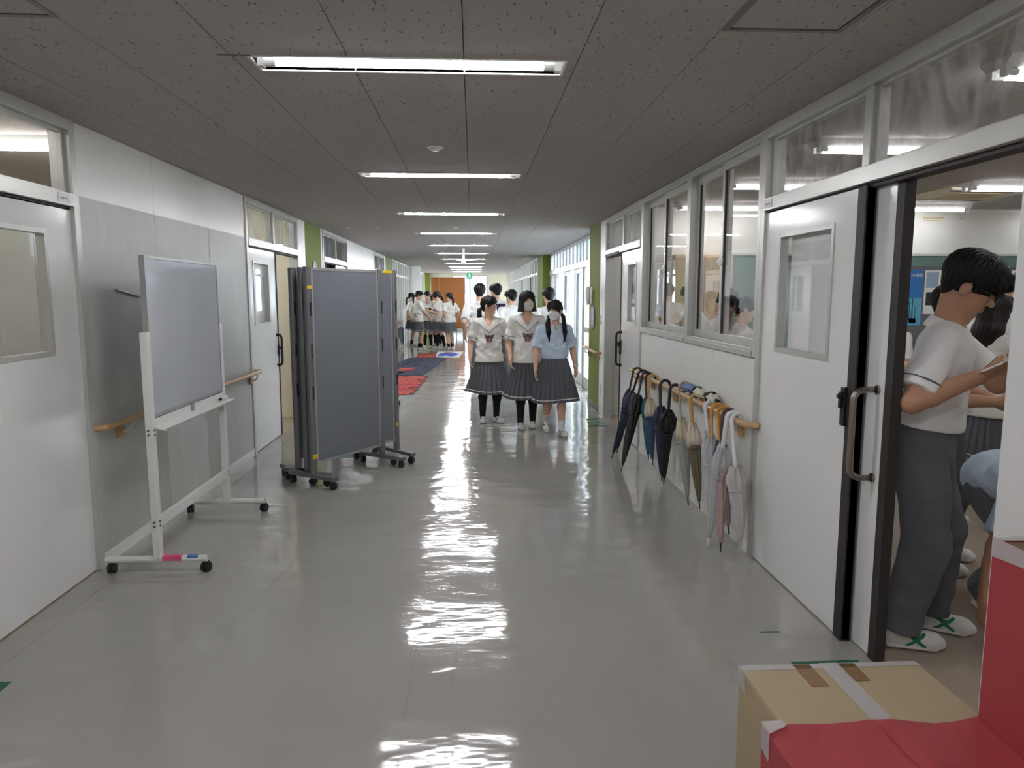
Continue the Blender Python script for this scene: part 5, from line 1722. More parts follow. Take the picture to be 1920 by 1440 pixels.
    f.ecap(HL(0, 0.03, -0.07), HL(0, 0.058, -0.098), (0.042 * hs, 0.03 * hs), (0.022 * hs, 0.02 * hs), Rh @ V3(1, 0, 0), k=0.025)
    if h <= 0.0065:
        f.ecap(HL(0, 0.084, 0.01), HL(0, 0.100, -0.024), 0.006 * hs, 0.0105 * hs, k=0.012)
        for sx in (-1, 1):
            f.ell(HL(0.031 * sx, 0.094, 0.006), Rh, (0.017 * hs, 0.011 * hs, 0.010 * hs), k=0.012, op='s')
            f.ell(HL(0.011 * sx, 0.090, -0.028), Rh, (0.007 * hs, 0.008 * hs, 0.006 * hs), k=0.006)
        f.ell(HL(0, 0.0825, -0.054), Rh, (0.02 * hs, 0.008 * hs, 0.006 * hs), k=0.006)
        f.ell(HL(0, 0.0800, -0.066), Rh, (0.017 * hs, 0.008 * hs, 0.006 * hs), k=0.006)
    for sx in (-1, 1):
        f.ell(HL(0.075 * sx, -0.012, -0.012), Rh @ rotm('Z', -20 * sx), (0.009 * hs, 0.02 * hs, 0.031 * hs), k=0.008)
    obj('body', np_mesh('body', *f.nets(), skin), None, root)
    # face details
    if h <= 0.0065:
        for sx in (-1, 1):
            e = Field((-0.02,) * 3, (0.02,) * 3, 0.0022)
            e.ell((0, 0, 0), np.eye(3), (0.0140, 0.006, 0.0044), 0.001)
            v, q = e.nets()
            eye = obj('eye', np_mesh('eye', v, q, 'eye_white', Rh, HL(0.031 * sx, 0.0800, 0.004)), None, root)
            e2 = Field((-0.012,) * 3, (0.012,) * 3, 0.0018)
            e2.ell((0, 0, 0), np.eye(3), (0.0062, 0.004, 0.0048), 0.001)
            v, q = e2.nets()
            obj('iris', np_mesh('iris', v, q, 'eye_dark', Rh, HL(0.031 * sx, 0.0832, 0.004)), None, eye)
            br = MB().tube([HL(sx * a, b, c) for a, b, c in ((0.014, 0.0885, 0.021), (0.03, 0.087, 0.026), (0.047, 0.076, 0.021))], 0.0032, 6)
            obj('eyebrow', br, 'hair_black', root, smooth=True)
        if not mask:
            lp = Field((-0.03,) * 3, (0.03,) * 3, 0.002)
            lp.ell((0, -0.0005, 0.0045), np.eye(3), (0.019, 0.0065, 0.0038), 0.002)
            lp.ell((0, -0.0015, -0.004), np.eye(3), (0.016, 0.0065, 0.0042), 0.001)
            v, q = lp.nets()
            obj('lips', np_mesh('lips', v, q, 'lip', Rh, HL(0, 0.0845, -0.059)), None, root)
    # ---- hair (head frame)
    hh = 0.005 if h <= 0.0065 else 0.009
    zl = {'pony': -0.30, 'twin': -0.40, 'long': -0.42, 'bob': -0.16}.get(hair, -0.12)
    g = Field((-0.17, -0.21, zl), (0.17, 0.17, 0.17), hh)
    g.ell((0, -0.012, 0.036), np.eye(3), (0.084, 0.101, 0.092), 0.01)
    if hair == 'short':
        g.ell((0, -0.018, 0.055), np.eye(3), (0.094, 0.112, 0.088), 0.02)
        for q in range(9):
            a = -0.062 + 0.0155 * q
            g.ecap((a * 0.8, 0.07, 0.085), (a * 1.1 + 0.006 * math.sin(q * 2.3), 0.104 - a * a * 5, 0.022 + 0.010 * math.sin(q * 1.7)), 0.017, 0.006, k=0.012)
        g.ecap((0, -0.075, 0.02), (0, -0.066, -0.05), (0.06, 0.03), (0.046, 0.02), (1, 0, 0), 0.02)
        g.ecap((0, 0.05, 0.09), (0, 0.088, 0.05), (0.062, 0.03), (0.06, 0.012), (1, 0, 0), 0.02)
        for sx in (-1, 1):
            g.ecap((sx * 0.074, 0.01, 0.04), (sx * 0.072, 0.018, -0.005), 0.016, 0.009, k=0.015)
    elif hair == 'bob':
        g.ecap((0, -0.012, 0.03), (0, -0.012, -0.115), (0.096, 0.098), (0.116, 0.092), (1, 0, 0), 0.02, flat=(False, True))
        g.ecap((0, 0.06, 0.09), (0, 0.09, 0.035), (0.06, 0.028), (0.066, 0.009), (1, 0, 0), 0.015)
    elif hair == 'long':
        g.ecap((0, -0.012, 0.03), (0, -0.035, -0.14), (0.092, 0.1), (0.105, 0.075), (1, 0, 0), 0.02)
        g.ecap((0, -0.04, -0.14), (0.01, -0.07, -0.36), (0.1, 0.07), (0.07, 0.03), (1, 0, 0), 0.03)
        g.ecap((0, 0.06, 0.09), (0, 0.09, 0.04), (0.06, 0.028), (0.064, 0.009), (1, 0, 0), 0.015)
    else:
        g.ecap((0, -0.07, 0.02), (0, -0.07, -0.05), (0.066, 0.035), (0.05, 0.025), (1, 0, 0), 0.02)
        g.ecap((0, 0.06, 0.09), (0, 0.092, 0.036), (0.058, 0.026), (0.058, 0.008), (1, 0, 0), 0.015)
        for sx in (-1, 1):
            g.ecap((sx * 0.07, 0.04, 0.05), (sx * 0.071, 0.03, -0.03), 0.013, 0.005, k=0.015)
        if hair == 'pony':
            P = [(0, -0.105, -0.03), (0, -0.135, -0.06), (0, -0.135, -0.14), (0, -0.12, -0.22), (0, -0.11, -0.28)]
            for (a, b, ra, rb) in zip(P[:-1], P[1:], (0.018, 0.027, 0.03, 0.024), (0.027, 0.03, 0.024, 0.006)):
                g.ecap(a, b, ra, rb, k=0.012)
        if hair == 'twin':
            for sx in (-1, 1):
                P = [(sx * 0.06, -0.055, -0.05), (sx * 0.092, -0.04, -0.09), (sx * 0.1, 0.03, -0.16), (sx * 0.098, 0.075, -0.25), (sx * 0.095, 0.085, -0.37)]
                Ri = rotm('Z', -head[0])
                P = [P[0], tuple(rotm('Z', -head[0] * 0.4) @ V3(*P[1]))] + [tuple(Ri @ V3(*q)) for q in P[2:]]
                for (a, b, ra, rb) in zip(P[:-1], P[1:], (0.018, 0.024, 0.028, 0.03), (0.024, 0.028, 0.03, 0.008)):
                    g.ecap(a, b, ra, rb, k=0.012)
    # the face and the ears stay free
    if hair == 'short':
        g.ell((0, 0.125, -0.075), np.eye(3), (0.075, 0.105, 0.088), 0.012, 's')
        for sx in (-1, 1):
            g.ell((sx * 0.095, 0.0, -0.05), np.eye(3), (0.04, 0.05, 0.062), 0.01, 's')
    elif hair in ('bob', 'long'):
        g.ell((0, 0.13, -0.07), np.eye(3), (0.068, 0.135, 0.110), 0.012, 's')
        g.ecap((0, 0.05, -0.05), (0, 0.06, -0.4), (0.052, 0.08), (0.06, 0.1), (1, 0, 0), 0.01, 's')
    else:
        g.ell((0, 0.13, -0.07), np.eye(3), (0.069, 0.13, 0.104), 0.012, 's')
        if hair != 'twin':
            for sx in (-1, 1):
                g.ell((sx * 0.1, 0.012, -0.05), np.eye(3), (0.04, 0.045, 0.05), 0.01, 's')
        g.ecap((0, 0.05, -0.05), (0, 0.06, -0.12), (0.056, 0.07), (0.045, 0.06), (1, 0, 0), 0.01, 's')
    X, Y, Z = g.grid()
    th = np.arctan2(X, -Y + 0.02)
    up = np.clip((Z + 0.09) / 0.05, 0, 1)
    g.F = g.F + ((1 - up) * 0.0018 * np.sin(190 * X + 90 * Y + 2 * np.sin(15 * Z))).astype(np.float32)
    g.F = g.F + (up * (0.0022 * np.sin(34 * th + 3 * np.sin(26 * Z + seed)) + 0.0016 * np.sin(71 * th + 2 * np.sin(40 * Z)))).astype(np.float32)
    v, q = g.nets()
    obj('hair', np_mesh('hair', v * hs, q, hairmat, Rh, hc), None, root)
    # ---- mask, glasses
    if mask:
        k = Field((-0.1, -0.06, -0.13), (0.1, 0.13, 0.05), 0.0045)
        k.ell((0, 0.024, -0.032), np.eye(3), (0.069, 0.079, 0.083), 0.02)
        k.ecap((0, 0.03, -0.07), (0, 0.064, -0.098), (0.05, 0.04), (0.03, 0.028), (1, 0, 0), 0.025)
        k.ecap((0, 0.09, 0.0), (0, 0.108, -0.03), 0.012, 0.018, k=0.03)
        X, Y, Z = k.grid()
        reg = np.maximum(np.maximum(Z - 0.004 + np.abs(X) * 0.35, -0.112 - Z), 0.022 - Y + 0.0 * X)
        pl = 0.0012 * np.sin(Z * 420) * (np.abs(X) < 0.045)
        shell = np.maximum(k.F + pl.astype(np.float32), -(k.F + 0.010))
        v, q = k.nets(np.maximum(shell, reg.astype(np.float32)))
        mo = obj('face_mask', np_mesh('face_mask', v * hs, q, mask, Rh, hc), None, root)
        ml = MB()
        for sx in (-1, 1):
            for za in (-0.02, -0.085):
                ml.tube([HL(sx * 0.06, 0.035, za), HL(sx * 0.074, 0.0, (za - 0.02) * 0.5), HL(sx * 0.081, -0.024, -0.01)], 0.002, 5)
        obj('ear_loops', ml, mask, mo)
    if glasses:
        gl = MB()
        for sx in (-1, 1):
            ring = [HL(sx * 0.032 + 0.021 * math.cos(a), 0.103 - 0.25 * abs(0.021 * math.cos(a)), 0.003 + 0.0165 * math.sin(a)) for a in [2 * PI * q / 16 for q in range(16)]]
            gl.tube(ring, 0.0016 if glasses == 'glasses_metal' else 0.0026, 6, closed=True)
            gl.tube([HL(sx * 0.053, 0.097, 0.008), HL(sx * 0.074, 0.07, 0.008), HL(sx * 0.082, -0.01, 0.006)], 0.0016 if glasses == 'glasses_metal' else 0.0026, 6)
        gl.tube([HL(-0.011, 0.1, 0.006), HL(0.011, 0.1, 0.006)], 0.0016, 6)
        go = obj('glasses', gl, glasses, root, smooth=True)
        for sx in (-1, 1):
            ln = MB().add([HL(sx * 0.032 + 0.02 * math.cos(a), 0.1025 - 0.25 * abs(0.02 * math.cos(a)), 0.003 + 0.0155 * math.sin(a)) for a in [2 * PI * q / 16 for q in range(16)]], [tuple(range(16))])
            obj('lens', ln, 'glass', go)
    # ---- shirt
    sh = 0.0065 if h <= 0.0065 else 0.011
    plo = np.array([TL(-0.36, -0.2, -0.16), TL(0.36, 0.2, 0.5), TL(-0.3, 0.2, -0.16), TL(0.3, -0.2, 0.5)] + elb).min(0) - 0.05
    phi = np.array([TL(-0.36, -0.2, -0.16), TL(0.36, 0.2, 0.5), TL(-0.3, 0.2, -0.16), TL(0.3, -0.2, 0.5)] + elb).max(0) + 0.05
    t = Field(plo, phi, sh)
    loose = 1.0
    zb = 0.0 if tuck else (-0.085 if top in ('sailor', 'dress') else -0.06)
    
    if tuck: zb = 0.055 if male else 0.06
    hipw = ((0.170, 0.132) if male else (0.145, 0.108)) if tuck else ((0.188, 0.142) if not male else (0.185, 0.135))
    t.ecap(TL(0, 0, zb), TL(0, 0, 0.16), (hipw[0] * s, hipw[1] * s), (0.15 * s * wq, 0.112 * s), ex, 0.03, flat=(True, False))
    t.ecap(TL(0, 0, 0.16), TL(0, 0, 0.36), (0.148 * s * wq, 0.112 * s), (0.142 * s * wq, 0.105 * s), ex, 0.04)
    for i in (0, 1):
        t.ecap(shm, sho[i], 0.057 * s, 0.054 * s, k=0.03)
    t.ecap(TL(0, -0.01, 0.40), TL(0, -0.012, 0.458), 0.075 * s, 0.056 * s, k=0.03)
    for i in (0, 1):
        se = sho[i] + (elb[i] - sho[i]) * 0.80
        t.ecap(sho[i], se, 0.055 * s * wq, (0.064 if male else 0.069) * s * wq, k=0.025, flat=(False, True))
    t.ecap(TL(0, 0.0, 0.43), HL(0, -0.015, -0.05) + V3(0, 0, 0.06), 0.058 * s, 0.064 * s, k=0.006, op='s')
    if top == 'sailor':
        t.ecap(TL(0, 0.06, 0.43), TL(0, 0.13, 0.385), 0.05 * s, 0.036 * s, k=0.01, op='s')
    elif not male or top == 'polo':
        t.ecap(TL(0, 0.05, 0.44), TL(0, 0.12, 0.40), 0.035 * s, 0.02 * s, k=0.01, op='s')
    lx, ly, lz = t.local(P0, Rt)
    lx, ly, lz = lx / s, ly / s, lz / s
    if tuck:
        bl = np.clip((0.2 - lz) / 0.15, 0, 1) * np.clip((lz - zb + 0.03) / 0.05, 0, 1)
        t.F = t.F - (0.012 * bl).astype(np.float32)
    core = t.F.copy()
    Xg, Yg, Zg = t.grid()
    t.F = t.F + (wrinkle(Xg, Yg, Zg, 0.008, 1.15, seed) + wrinkle(Yg, Xg, Zg, 0.005, 2.1, seed + 4)) * (np.clip((0.40 - lz) / 0.1, 0.25, 1) * np.clip((lz - zb) / 0.1, 0.15, 1)).astype(np.float32)
    sm = {'sailor': 'sailor_white', 'polo': 'polo_blue', 'dress': 'shirt_white', 'vest': 'shirt_white', 'beige': 'shirt_white'}[top]
    shirt = obj('shirt', np_mesh('shirt', *t.nets(), sm), None, root)
    def patch(name, off, reg, m, par=shirt):
        v, q = t.nets(np.maximum(np.minimum(core, t.F) - off, reg.astype(np.float32) * s))
        if len(q): return obj(name, np_mesh(name, v, q, m), None, par)
    ax_ = np.abs(lx)
    fine = h <= 0.0065
    if top == 'sailor':
        outer = 0.262 + ax_ * 0.86
        front = np.maximum(np.maximum(outer - lz, lz - (0.325 + ax_ * 2.0)) * 0.7, -ly)
        back = np.maximum(np.maximum(0.285 - lz, ax_ - 0.148), ly - 0.01)
        reg = np.minimum(front, back)
        patch('sailor_collar', 0.007, reg, sm)
        if fine:
            st = np.maximum(np.abs(lz - outer - 0.022) * 0.7 - 0.0042, np.maximum(-ly, lz - 0.40))
            stb = np.maximum(np.maximum(np.abs(lz - 0.30) - 0.0035, ax_ - 0.135), ly)
            patch('collar_stripe', 0.0105, np.minimum(st, stb), 'trim_dark')
    else:
        cm_ = MB()
        nseg = 28 if fine else 14
        top_, bot_ = [], []
        for j in range(nseg + 1):
            a = math.radians(-168 + 336 * j / nseg)          # 0 = nape, both ends meet under the chin
            fr_ = (1 - math.cos(a)) / 2                       # 0 behind, 1 in front
            tip = max(0.0, 1 - abs(abs(math.degrees(a)) - 138) / 30)
            top_.append((math.sin(a) * 0.064, -0.012 - math.cos(a) * 0.064 + 0.012 * fr_, 0.490 - 0.036 * fr_))
            rb_ = 0.085 + 0.014 * tip
            bot_.append((math.sin(a) * rb_, -0.012 - math.cos(a) * rb_ + 0.014 * fr_ + 0.022 * tip, 0.446 - 0.040 * fr_ - 0.036 * tip))
        inn = [(x * 0.93, (y + 0.012) * 0.93 - 0.012, z - 0.004) for x, y, z in bot_]
        inn2 = [(x * 0.94, (y + 0.012) * 0.94 - 0.012, z - 0.002) for x, y, z in top_]
        cm_.loft([[TL(*q) for q in r] for r in (inn2, top_, bot_, inn, inn2)], False, False, False)
        obj('collar', cm_, sm, shirt, smooth=True)
        if fine:
            patch('placket', 0.0035, np.maximum(np.maximum(ax_ - 0.016, -ly), np.maximum(lz - 0.39, (0.2 if top == 'polo' else -0.05) - lz)), sm)
    if top in ('vest', 'beige'):
        vm = 'vest_navy' if top == 'vest' else 'vest_beige'
        rg = np.maximum(np.maximum(ax_ - 0.155, lz - 0.44), np.maximum(zb - lz, np.where(ly > 0, lz - 0.30 - ax_ * 1.4, lz - 0.42)))
        patch('vest', 0.010, rg, vm)
    if fine or top == 'dress':
        for i in (0, 1):
            w = unit(elb[i] - sho[i])
            L = np.linalg.norm(elb[i] - sho[i]) * 0.80
            axl = (Xg - sho[i][0]) * w[0] + (Yg - sho[i][1]) * w[1] + (Zg - sho[i][2]) * w[2]
            rad = np.sqrt(np.maximum((Xg - sho[i][0]) ** 2 + (Yg - sho[i][1]) ** 2 + (Zg - sho[i][2]) ** 2 - axl ** 2, 0)) - 0.105 * s
            if top in ('sailor', 'dress') and fine:
                patch('cuff_stripe', 0.004, np.maximum(np.abs(axl - L + 0.034) - 0.0045, rad) / s, 'trim_dark')
    def front_y(x, z):
        """front surface of the shirt at a torso position"""
        m = (np.abs(lx - x) < sh) & (np.abs(lz - z) < sh) & (t.F < 0)
        return float(ly[np.broadcast_to(m, t.F.shape)].max()) if False else None
    if top == 'sailor' and bow and fine:
        yb = 0.120
        bw = MB()
        for sx in (-1, 1):
            for kk in range(3):
                z0, z1 = 0.252 - kk * 0.013, 0.239 - kk * 0.013
                e0, e1 = 0.268 - kk * 0.030, 0.241 - kk * 0.028
                vs = []
                for (x, z) in ((0.006, z0), (0.062 - kk * 0.008, e0), (0.060 - kk * 0.010, e1), (0.006, z1)):
                    vs += [TL(sx * x, yb + 0.004, z), TL(sx * x, yb + 0.016, z)]
                bw.mi = kk % 2
                bw.add(vs, [(0, 2, 4, 6), (1, 7, 5, 3), (0, 1, 3, 2), (2, 3, 5, 4), (4, 5, 7, 6), (6, 7, 1, 0)])
            bw.mi = 1
            vs = []
            for (x, z) in ((0.003, 0.238), (0.016, 0.238), (0.036, 0.168), (0.004, 0.163)):
                vs += [TL(sx * x, yb - 0.001, z), TL(sx * x, yb + 0.010, z)]
            bw.mi = 0
            bw.add(vs, [(0, 2, 4, 6), (1, 7, 5, 3), (0, 1, 3, 2), (2, 3, 5, 4), (4, 5, 7, 6), (6, 7, 1, 0)])
        bw.mi = 1
        kn = [TL(x, y, z) for x, y, z in ((-0.012, yb, 0.225), (0.012, yb, 0.225), (0.012, yb + 0.024, 0.225), (-0.012, yb + 0.024, 0.225), (-0.011, yb, 0.256), (0.011, yb, 0.256), (0.011, yb + 0.024, 0.256), (-0.011, yb + 0.024, 0.256))]
        bw.add(kn, [(0, 3, 2, 1), (4, 5, 6, 7), (0, 1, 5, 4), (1, 2, 6, 5), (2, 3, 7, 6), (3, 0, 4, 7)])
        obj('ribbon_bow', bw, ['bow_mauve', 'bow_dark'], root, bev=0.002)
    elif top == 'sailor' and bow and not fine:
        bw = MB()
        for sx in (-1, 1):
            vs = []
            for (x, z) in ((0.0, 0.25), (0.06, 0.268), (0.05, 0.20), (0.0, 0.19)):
                vs += [TL(sx * x, 0.112, z), TL(sx * x, 0.136, z)]
            bw.add(vs, [(0, 2, 4, 6), (1, 7, 5, 3), (0, 1, 3, 2), (2, 3, 5, 4), (4, 5, 7, 6), (6, 7, 1, 0)])
        obj('ribbon_bow', bw, 'bow_mauve', root)
    # ---- skirt or trousers
    if bottom == 'skirt':
        zw = P0[2] + 0.085 * s if tuck else P0[2] + 0.02 * s
        zh = hem * s
        npl = 26
        per = 8
        n = npl * per
        def ring(tt, grow):
            z = zw + (zh - zw) * tt
            e = tt ** (0.82 if tuck else 0.98)
            w0 = (0.138 if tuck else 0.134) * s, (0.105 if tuck else 0.10) * s
            rx, ry = w0[0] + (hemr[0] * s - w0[0]) * e, w0[1] + (hemr[1] * s - w0[1]) * e
            out = []
            for j in range(n):
                a = 2 * PI * j / n
                ph = (j % per) / per
                saw = (ph - 0.5) if ph < 0.85 else (0.5 - (ph - 0.85) / 0.15 - 0.0) * 0.35
                dep = (0.006 + 0.022 * tt) * s * (0 if (tuck and tt < 0.16) else 1)
                wob = 1 + 0.05 * tt * math.sin(3 * a + seed * 2.1) + 0.035 * tt * math.sin(5 * a + seed)
                out.append((math.cos(a) * (rx * wob + saw * dep + grow) + sway[0] * s * tt ** 1.4, math.sin(a) * (ry * wob + saw * dep + grow) + sway[1] * s * tt ** 1.4,
                            z + 0.012 * tt * math.sin(2 * a + seed) * s))
            return out
        ts = [0, 0.06, 0.16, 0.2, 0.35, 0.5, 0.65, 0.8, 0.92, 1.0]
        rings = [ring(x, 0) for x in ts] + [ring(x, -0.005) for x in reversed(ts)]
        sk = obj('skirt', MB().loft(rings, False, False), 'skirt_dark' if fine else 'skirt_grey', root)
        hl = [ring(x, 0.0018) for x in (0.925, 0.942)] + [ring(x, -0.001) for x in (0.942, 0.925)]
        obj('hem_line', MB().loft(hl + [hl[0]], False, False), 'sock_white', sk)
    else:
        tl = np.minimum.reduce([hip[0], hip[1], ank[0], ank[1], knee[0], knee[1], P0]) - 0.2
        th_ = np.maximum.reduce([hip[0], hip[1], knee[0], knee[1], ank[0], ank[1], P0 + V3(0, 0, 0.12)]) + 0.2
        tl[2] = max(tl[2], 0.0)
        p = Field(tl, th_, sh)
        p.ecap(P0 - V3(0, 0, 0.06 * s), TL(0, 0, 0.12), (0.160 * s, 0.118 * s), (0.150 * s, 0.114 * s), ex, 0.03, flat=(False, True))
        for i in (0, 1):
            p.ecap(hip[i] + V3(0, 0, -0.02), knee[i], (0.092 * s, 0.104 * s), (0.078 * s, 0.086 * s), (1, 0, 0), 0.03)
            p.ecap(knee[i], ank[i] + V3(0, -0.005, 0.005), (0.076 * s, 0.086 * s), (0.068 * s, 0.085 * s), (1, 0, 0), 0.02, flat=(False, True))
        X, Y, Z = p.grid()
        p.F = p.F + wrinkle(X, Y, Z, 0.007, 0.6, seed + 2) + wrinkle(X, Y, Z, 0.003, 1.7, seed)
        obj('trousers', np_mesh('trousers', *p.nets(), 'trouser_grey'), None, root)
    # ---- socks and shoes
    sm_ = shoe_meshes()
    for i in (0, 1):
        if bottom == 'skirt' or socks == 'white':
            top_t = {'knee': 0.12, 'black': 0.66, 'white': 0.72}[socks]
            so = Field(np.minimum(knee[i], ank[i]) - 0.1, np.maximum(knee[i], ank[i]) + 0.1, 0.006 if fine else 0.01)
            cal = knee[i] + (ank[i] - knee[i]) * 0.32 - V3(0, 0.012 * s, 0)
            ta = knee[i] + (ank[i] - knee[i]) * top_t
            if top_t < 0.32:
                so.ecap(ta, cal, 0.053 * s, 0.055 * s, k=0.02, flat=(True, False))
                so.ecap(cal, ank[i], 0.055 * s, 0.037 * s, k=0.025)
            else:
                so.ecap(ta, ank[i], 0.046 * s, 0.038 * s, k=0.02, flat=(True, False))
            obj('sock', np_mesh('sock', *so.nets(), 'sock_white' if socks == 'white' else 'sock_black'), None, root)
        if shoes:
            o = obj('shoe', sm_['shoe'], None, root)
            Rf = Matrix.Rotation(math.radians(feet[i][3]), 4, 'Z') @ Matrix.Rotation(math.radians(-feet[i][4]), 4, 'X')
            k = 0.92 * s * (1.08 if male else 0.98)
            an = Vector(ank[i])
            org = an - (Rf.to_3x3() @ Vector((0, -0.005, 0.075 * k / 0.92)))
            if feet[i][4] == 0: org.z = feet[i][2] + 0.001
            o.matrix_local = Matrix.Translation(org) @ Rf @ Matrix.Scale(k, 4)
            mk = obj('shoe_stripe', sm_['mark'], None, o)
    if watch:
        i = 1
        w = unit(wri[i] - elb[i])
        c = wri[i] - w * 0.012
        a = unit(np.cross(w, V3(0, 1, 0)))
        b = np.cross(w, a)
        obj('wrist_watch', MB().tube([c + (a * math.cos(q) + b * math.sin(q)) * 0.029 * s for q in [2 * PI * j / 16 for j in range(16)]], 0.009, 6, closed=True), 'sticker_white', root, smooth=True)
    return root
D = math.radians
GW = 'three girls walking this way'
person('girl in sailor blouse and glasses looking sideways, beside the girl with bobbed hair', (0.194, 8.84, 0), D(180), H=1.55, h=0.0055,
       feet=((0.085, 0.02, 0, 4, 0), (-0.085, 0.03, 0, 32, 0)), head=(68, 2, 0), hair='pony', top='sailor', bottom='skirt', socks='knee',
       glasses='glasses_metal', hem=0.385, hemr=(0.30, 0.22), wrists=(V3(0.235, 0.06, 0.80), V3(-0.245, -0.02, 0.82)), curls=(0.45, 0.4), seed=1.3, group=GW)
person('girl with bobbed hair and beige face mask in a sailor blouse', (0.63, 8.42, 0), D(180), H=1.605, h=0.0055,
       feet=((0.08, 0.06, 0, 4, 0), (-0.07, -0.02, 0, -4, 0)), head=(14, 5, 0), hair='bob', top='sailor', bottom='skirt', socks='knee',
       mask='mask_beige', hem=0.365, hemr=(0.30, 0.22), wrists=(V3(0.20, 0.13, 0.83), V3(-0.24, -0.04, 0.84)), curls=(0.4, 0.4), seed=2.2, hairmat='hair_brownblack', group=GW)
person('girl with twin tails, glasses and white mask in light blue polo shirt', (0.91, 8.02, 0), D(184), H=1.505, h=0.0055,
       feet=((0.07, -0.16, 0.07, 2, 42), (-0.06, 0.12, 0, 14, 0)), head=(-38, -4, 0), hair='twin', top='polo', bottom='skirt', socks='white', tuck=True,
       mask='mask_white', glasses='glasses_metal', hem=0.40, hemr=(0.295, 0.22), sway=(-0.02, 0), wrists=(V3(0.225, 0.07, 0.74), V3(-0.245, 0.0, 0.76)), watch=True, seed=3.1, group=GW)

# the boy reading at the open classroom door and the others inside
k1 = person('tall boy with black glasses in white shirt reading a sheet in the open doorway', (2.02, 3.08, 0), D(-127), H=1.76, sex='m', h=0.0046, skin='skin_tan',
       feet=((0.15, -0.03, 0, 22, 0), (-0.13, 0.07, 0, 8, 0)), lean=9, head=(4, -30, 0), neck_fwd=0.03, hair='short', top='dress', bottom='trousers', tuck=True,
       glasses='glasses_black', wrists=(V3(0.27, 0.20, 1.25), V3(-0.06, 0.44, 1.30)), hints=((0.5, -0.5, -1), (-0.7, -0.3, -1)),
       palms=((-0.5, 0.1, 0.9), (0.5, -0.2, 0.6)), hdirs=((-0.25, 0.9, 0.35), None), curls=(0.75, 0.4), seed=4.4)
person('boy with folded hands standing behind the tall reading boy', (2.68, 3.92, 0), D(-120), H=1.61, sex='m', h=0.0065, skin='skin_tan',
       tuck=True, feet=((0.10, 0.0, 0, -8, 0), (-0.14, 0.06, 0, 10, 0)), head=(0, -10, 0), hair='short', top='dress', bottom='trousers',
       wrists=(V3(0.13, 0.24, 1.0), V3(0.06, 0.27, 0.98)), palms=((-1, 0, 0.3), (1, 0, 0.3)), curls=(0.6, 0.6), seed=5.5)
person('girl with long loose hair in sailor blouse and skirt inside the classroom', (3.46, 4.62, 0), D(-75), H=1.575, h=0.0075, feet=((0.05, 0.10, 0, 0, 0), (-0.08, -0.12, 0.02, 0, 20)),
       head=(-5, -8, 0), hair='long', top='sailor', bottom='skirt', socks='black', hem=0.50, hemr=(0.21, 0.18), hairmat='hair_brownblack',
       wrists=(V3(0.14, 0.28, 1.02), V3(-0.1, 0.28, 1.02)), seed=6.1)
person('boy in white shirt behind the long-haired girl in the classroom', (4.22, 5.62, 0), D(-150), H=1.73, sex='m', h=0.011, feet=((0.1, 0, 0, 0, 0), (-0.1, 0, 0, 0, 0)), head=(20, -12, 0), hair='short',
       top='dress', bottom='trousers', seed=7.7)
person('girl whose dark hair shows behind the reading boy\'s shoulder', (3.50, 5.9, 0), D(-60), H=1.53, h=0.011, head=(0, -14, 0), hair='pony', top='sailor', bottom='skirt', socks='black', hem=0.48, seed=8.2)
person('boy in light blue polo bending down to the classroom floor', (2.70, 3.42, 0), D(174), H=1.70, sex='m', h=0.006, skin='skin_tan', lean=84, drop=0.25,
       feet=((0.12, 0.1, 0, 0, 0), (-0.12, -0.05, 0, 0, 0)), head=(0, -80, 0), hair='short', top='polo', bottom='trousers',
       wrists=(V3(0.40, 0.535, 0.14), V3(-0.2, 0.3, 0.45)), hints=((0.6, -0.5, 0.2), (-0.4, -0.6, 0.3)), hdirs=((0.02, 0.15, -0.9), None), curls=(0.7, 0.5), palms=((-0.9, -0.3, 0), (1, 0, 0)), seed=9.4)
person('girl with low ponytail seen through the near pair of sliding windows', (2.52, 6.6, 0), D(-105), H=1.55, h=0.0085, head=(0, -12, 0), hair='pony', top='sailor', bottom='skirt', socks='black', hem=0.48, seed=10.3)
person('boy in white shirt bowing his head behind the near sliding windows', (2.36, 7.1, 0), D(-125), H=1.64, sex='m', h=0.0085, lean=16, head=(0, -45, 0), hair='short', top='dress', bottom='trousers', seed=11.1)
person('boy facing left seen through the far pair of sliding windows', (2.60, 8.45, 0), D(95), H=1.67, sex='m', h=0.0085, head=(0, -3, 0), hair='short', top='dress', bottom='trousers', seed=12.6)
person('girl turned away, seen through the farthest window sash', (2.12, 8.0, 0), D(-20), H=1.50, h=0.011, lean=12, head=(0, -25, 0), hair='pony', top='sailor', bottom='skirt', socks='black', hem=0.48, seed=13.6)

# boys walking away down the corridor
BW = 'boys walking away'
walk = ((0.09, 0.12, 0, 0, 0), (-0.09, -0.18, 0.02, 0, 25))
person('boy in white shirt with cropped hair walking away, seen behind the girl in glasses', (0.11, 12.0, 0), D(0), H=1.73, sex='m', h=0.009, feet=walk, head=(0, 0, 0), hair='short', top='dress', bottom='trousers', seed=14.1, group=BW)
person('boy in navy knitted vest over white shirt walking away', (0.42, 13.4, 0), D(6), H=1.75, sex='m', h=0.009, feet=walk, head=(25, 0, 0), hair='short', top='vest', bottom='trousers', seed=15.2, group=BW)
person('shorter boy in white shirt walking away, left of the girl with bobbed hair', (0.68, 12.9, 0), D(14), H=1.635, sex='m', h=0.009, feet=walk, head=(25, 0, 0), hair='short', top='dress', bottom='trousers', seed=16.2, group=BW)
person('boy in white shirt walking away behind the girl with twin tails', (1.18, 11.2, 0), D(8), H=1.655, sex='m', h=0.009, feet=walk, head=(8, -4, 0), hair='short', top='dress', bottom='trousers', seed=17.2, group=BW)

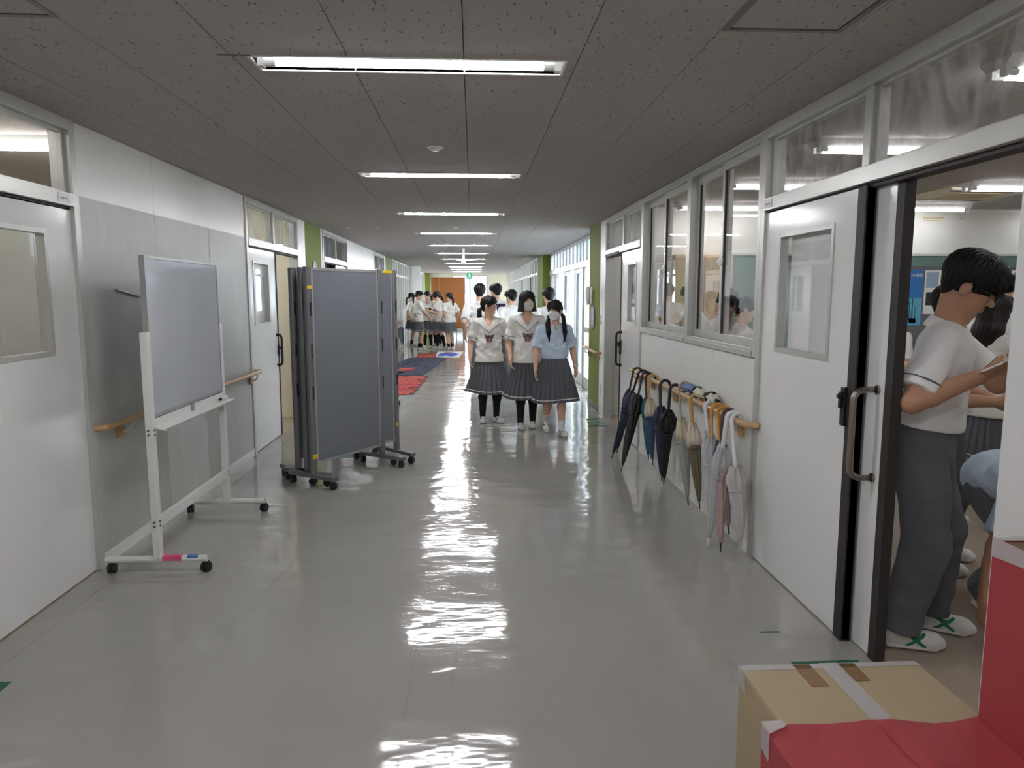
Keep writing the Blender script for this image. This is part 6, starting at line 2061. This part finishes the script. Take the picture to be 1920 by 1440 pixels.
# girls gathered at the far left
GF = 'girls gathered at the far left wall'
person('girl with low ponytail in profile, hands clasped, in the far group', (-1.53, 20.35, 0), D(-80), H=1.66, h=0.011, feet=((0.05, 0.04, 0, 0, 0), (-0.08, 0.0, 0, 0, 0)), head=(-5, -12, 0), hair='pony', top='sailor', bottom='skirt', socks='black',
       hem=0.52, hemr=(0.2, 0.18), wrists=(V3(0.06, 0.32, 0.88), V3(-0.04, 0.32, 0.87)), seed=18.1, group=GF)
person('girl facing this way with a mauve bow in the far group', (-1.33, 21.2, 0), D(170), H=1.65, h=0.011, head=(-40, -10, 0), hair='pony', top='sailor', bottom='skirt', socks='knee', hem=0.48, hemr=(0.2, 0.18), seed=19.1, group=GF)
person('girl half hidden at the back of the far group', (-1.08, 22.0, 0), D(150), H=1.66, h=0.011, head=(-30, -8, 0), hair='pony', top='sailor', bottom='skirt', socks='knee', hem=0.48, hemr=(0.2, 0.18), seed=20.1, group=GF)
g4 = person('girl leaning in and holding a black case in the far group', (-0.98, 20.9, 0), D(110), H=1.63, h=0.011, lean=8, feet=((0.05, 0.04, 0, 0, 0), (-0.1, -0.12, 0, 0, 0)), head=(0, -30, 0), hair='pony', top='sailor', bottom='skirt', socks='knee',
       hem=0.5, hemr=(0.2, 0.18), wrists=(V3(0.14, 0.3, 1.10), V3(-0.12, 0.34, 1.10)), seed=21.1, group=GF)
person('girl seen from behind with a long low ponytail in the far group', (-0.66, 20.55, 0), D(28), H=1.60, h=0.011, feet=((0.06, -0.02, 0, 0, 0), (-0.1, -0.1, 0.0, 0, 0)), head=(20, -6, 0), hair='pony', top='sailor', bottom='skirt', socks='black', hem=0.49, hemr=(0.2, 0.18), seed=22.1, group=GF)
person('girl in beige vest at the wall behind the far group', (-1.88, 21.9, 0), D(-85), H=1.60, h=0.011, head=(0, -8, 0), hair='pony', top='beige', bottom='skirt', socks='black', hem=0.52, hemr=(0.2, 0.18), seed=23.1, group=GF)
tag(obj('pencil_case', MB().box(-1.42, -1.20, 20.72, 20.80, 1.10, 1.17), 'black_plastic', bev=0.01), 'black oblong case held out by a girl in the far group', 'case')

# the sheet of paper in the reading boy's hand
pp = MB()
n = 8
pa_, pb_ = [], []
for k in range(n + 1):
    u = k / n
    pa_.append((0.0 + 0.02 * math.sin(u * 2), u * 0.27, 0.03 * math.sin(u * 3)))
    pb_.append((0.19 + 0.02 * math.sin(u * 2), u * 0.27, 0.03 * math.sin(u * 3) + 0.015))
pp.loft([pa_, pb_, [(x, y, z - 0.0012) for x, y, z in pb_], [(x, y, z - 0.0012) for x, y, z in pa_], pa_], False, False, False)
po_ = tag(obj('paper_sheet', pp, 'paper_white'), 'white sheet of paper held by the tall reading boy', 'paper')
po_.location = (2.025, 2.80, 1.255)
po_.rotation_euler = (D(14), D(-6), D(-110))
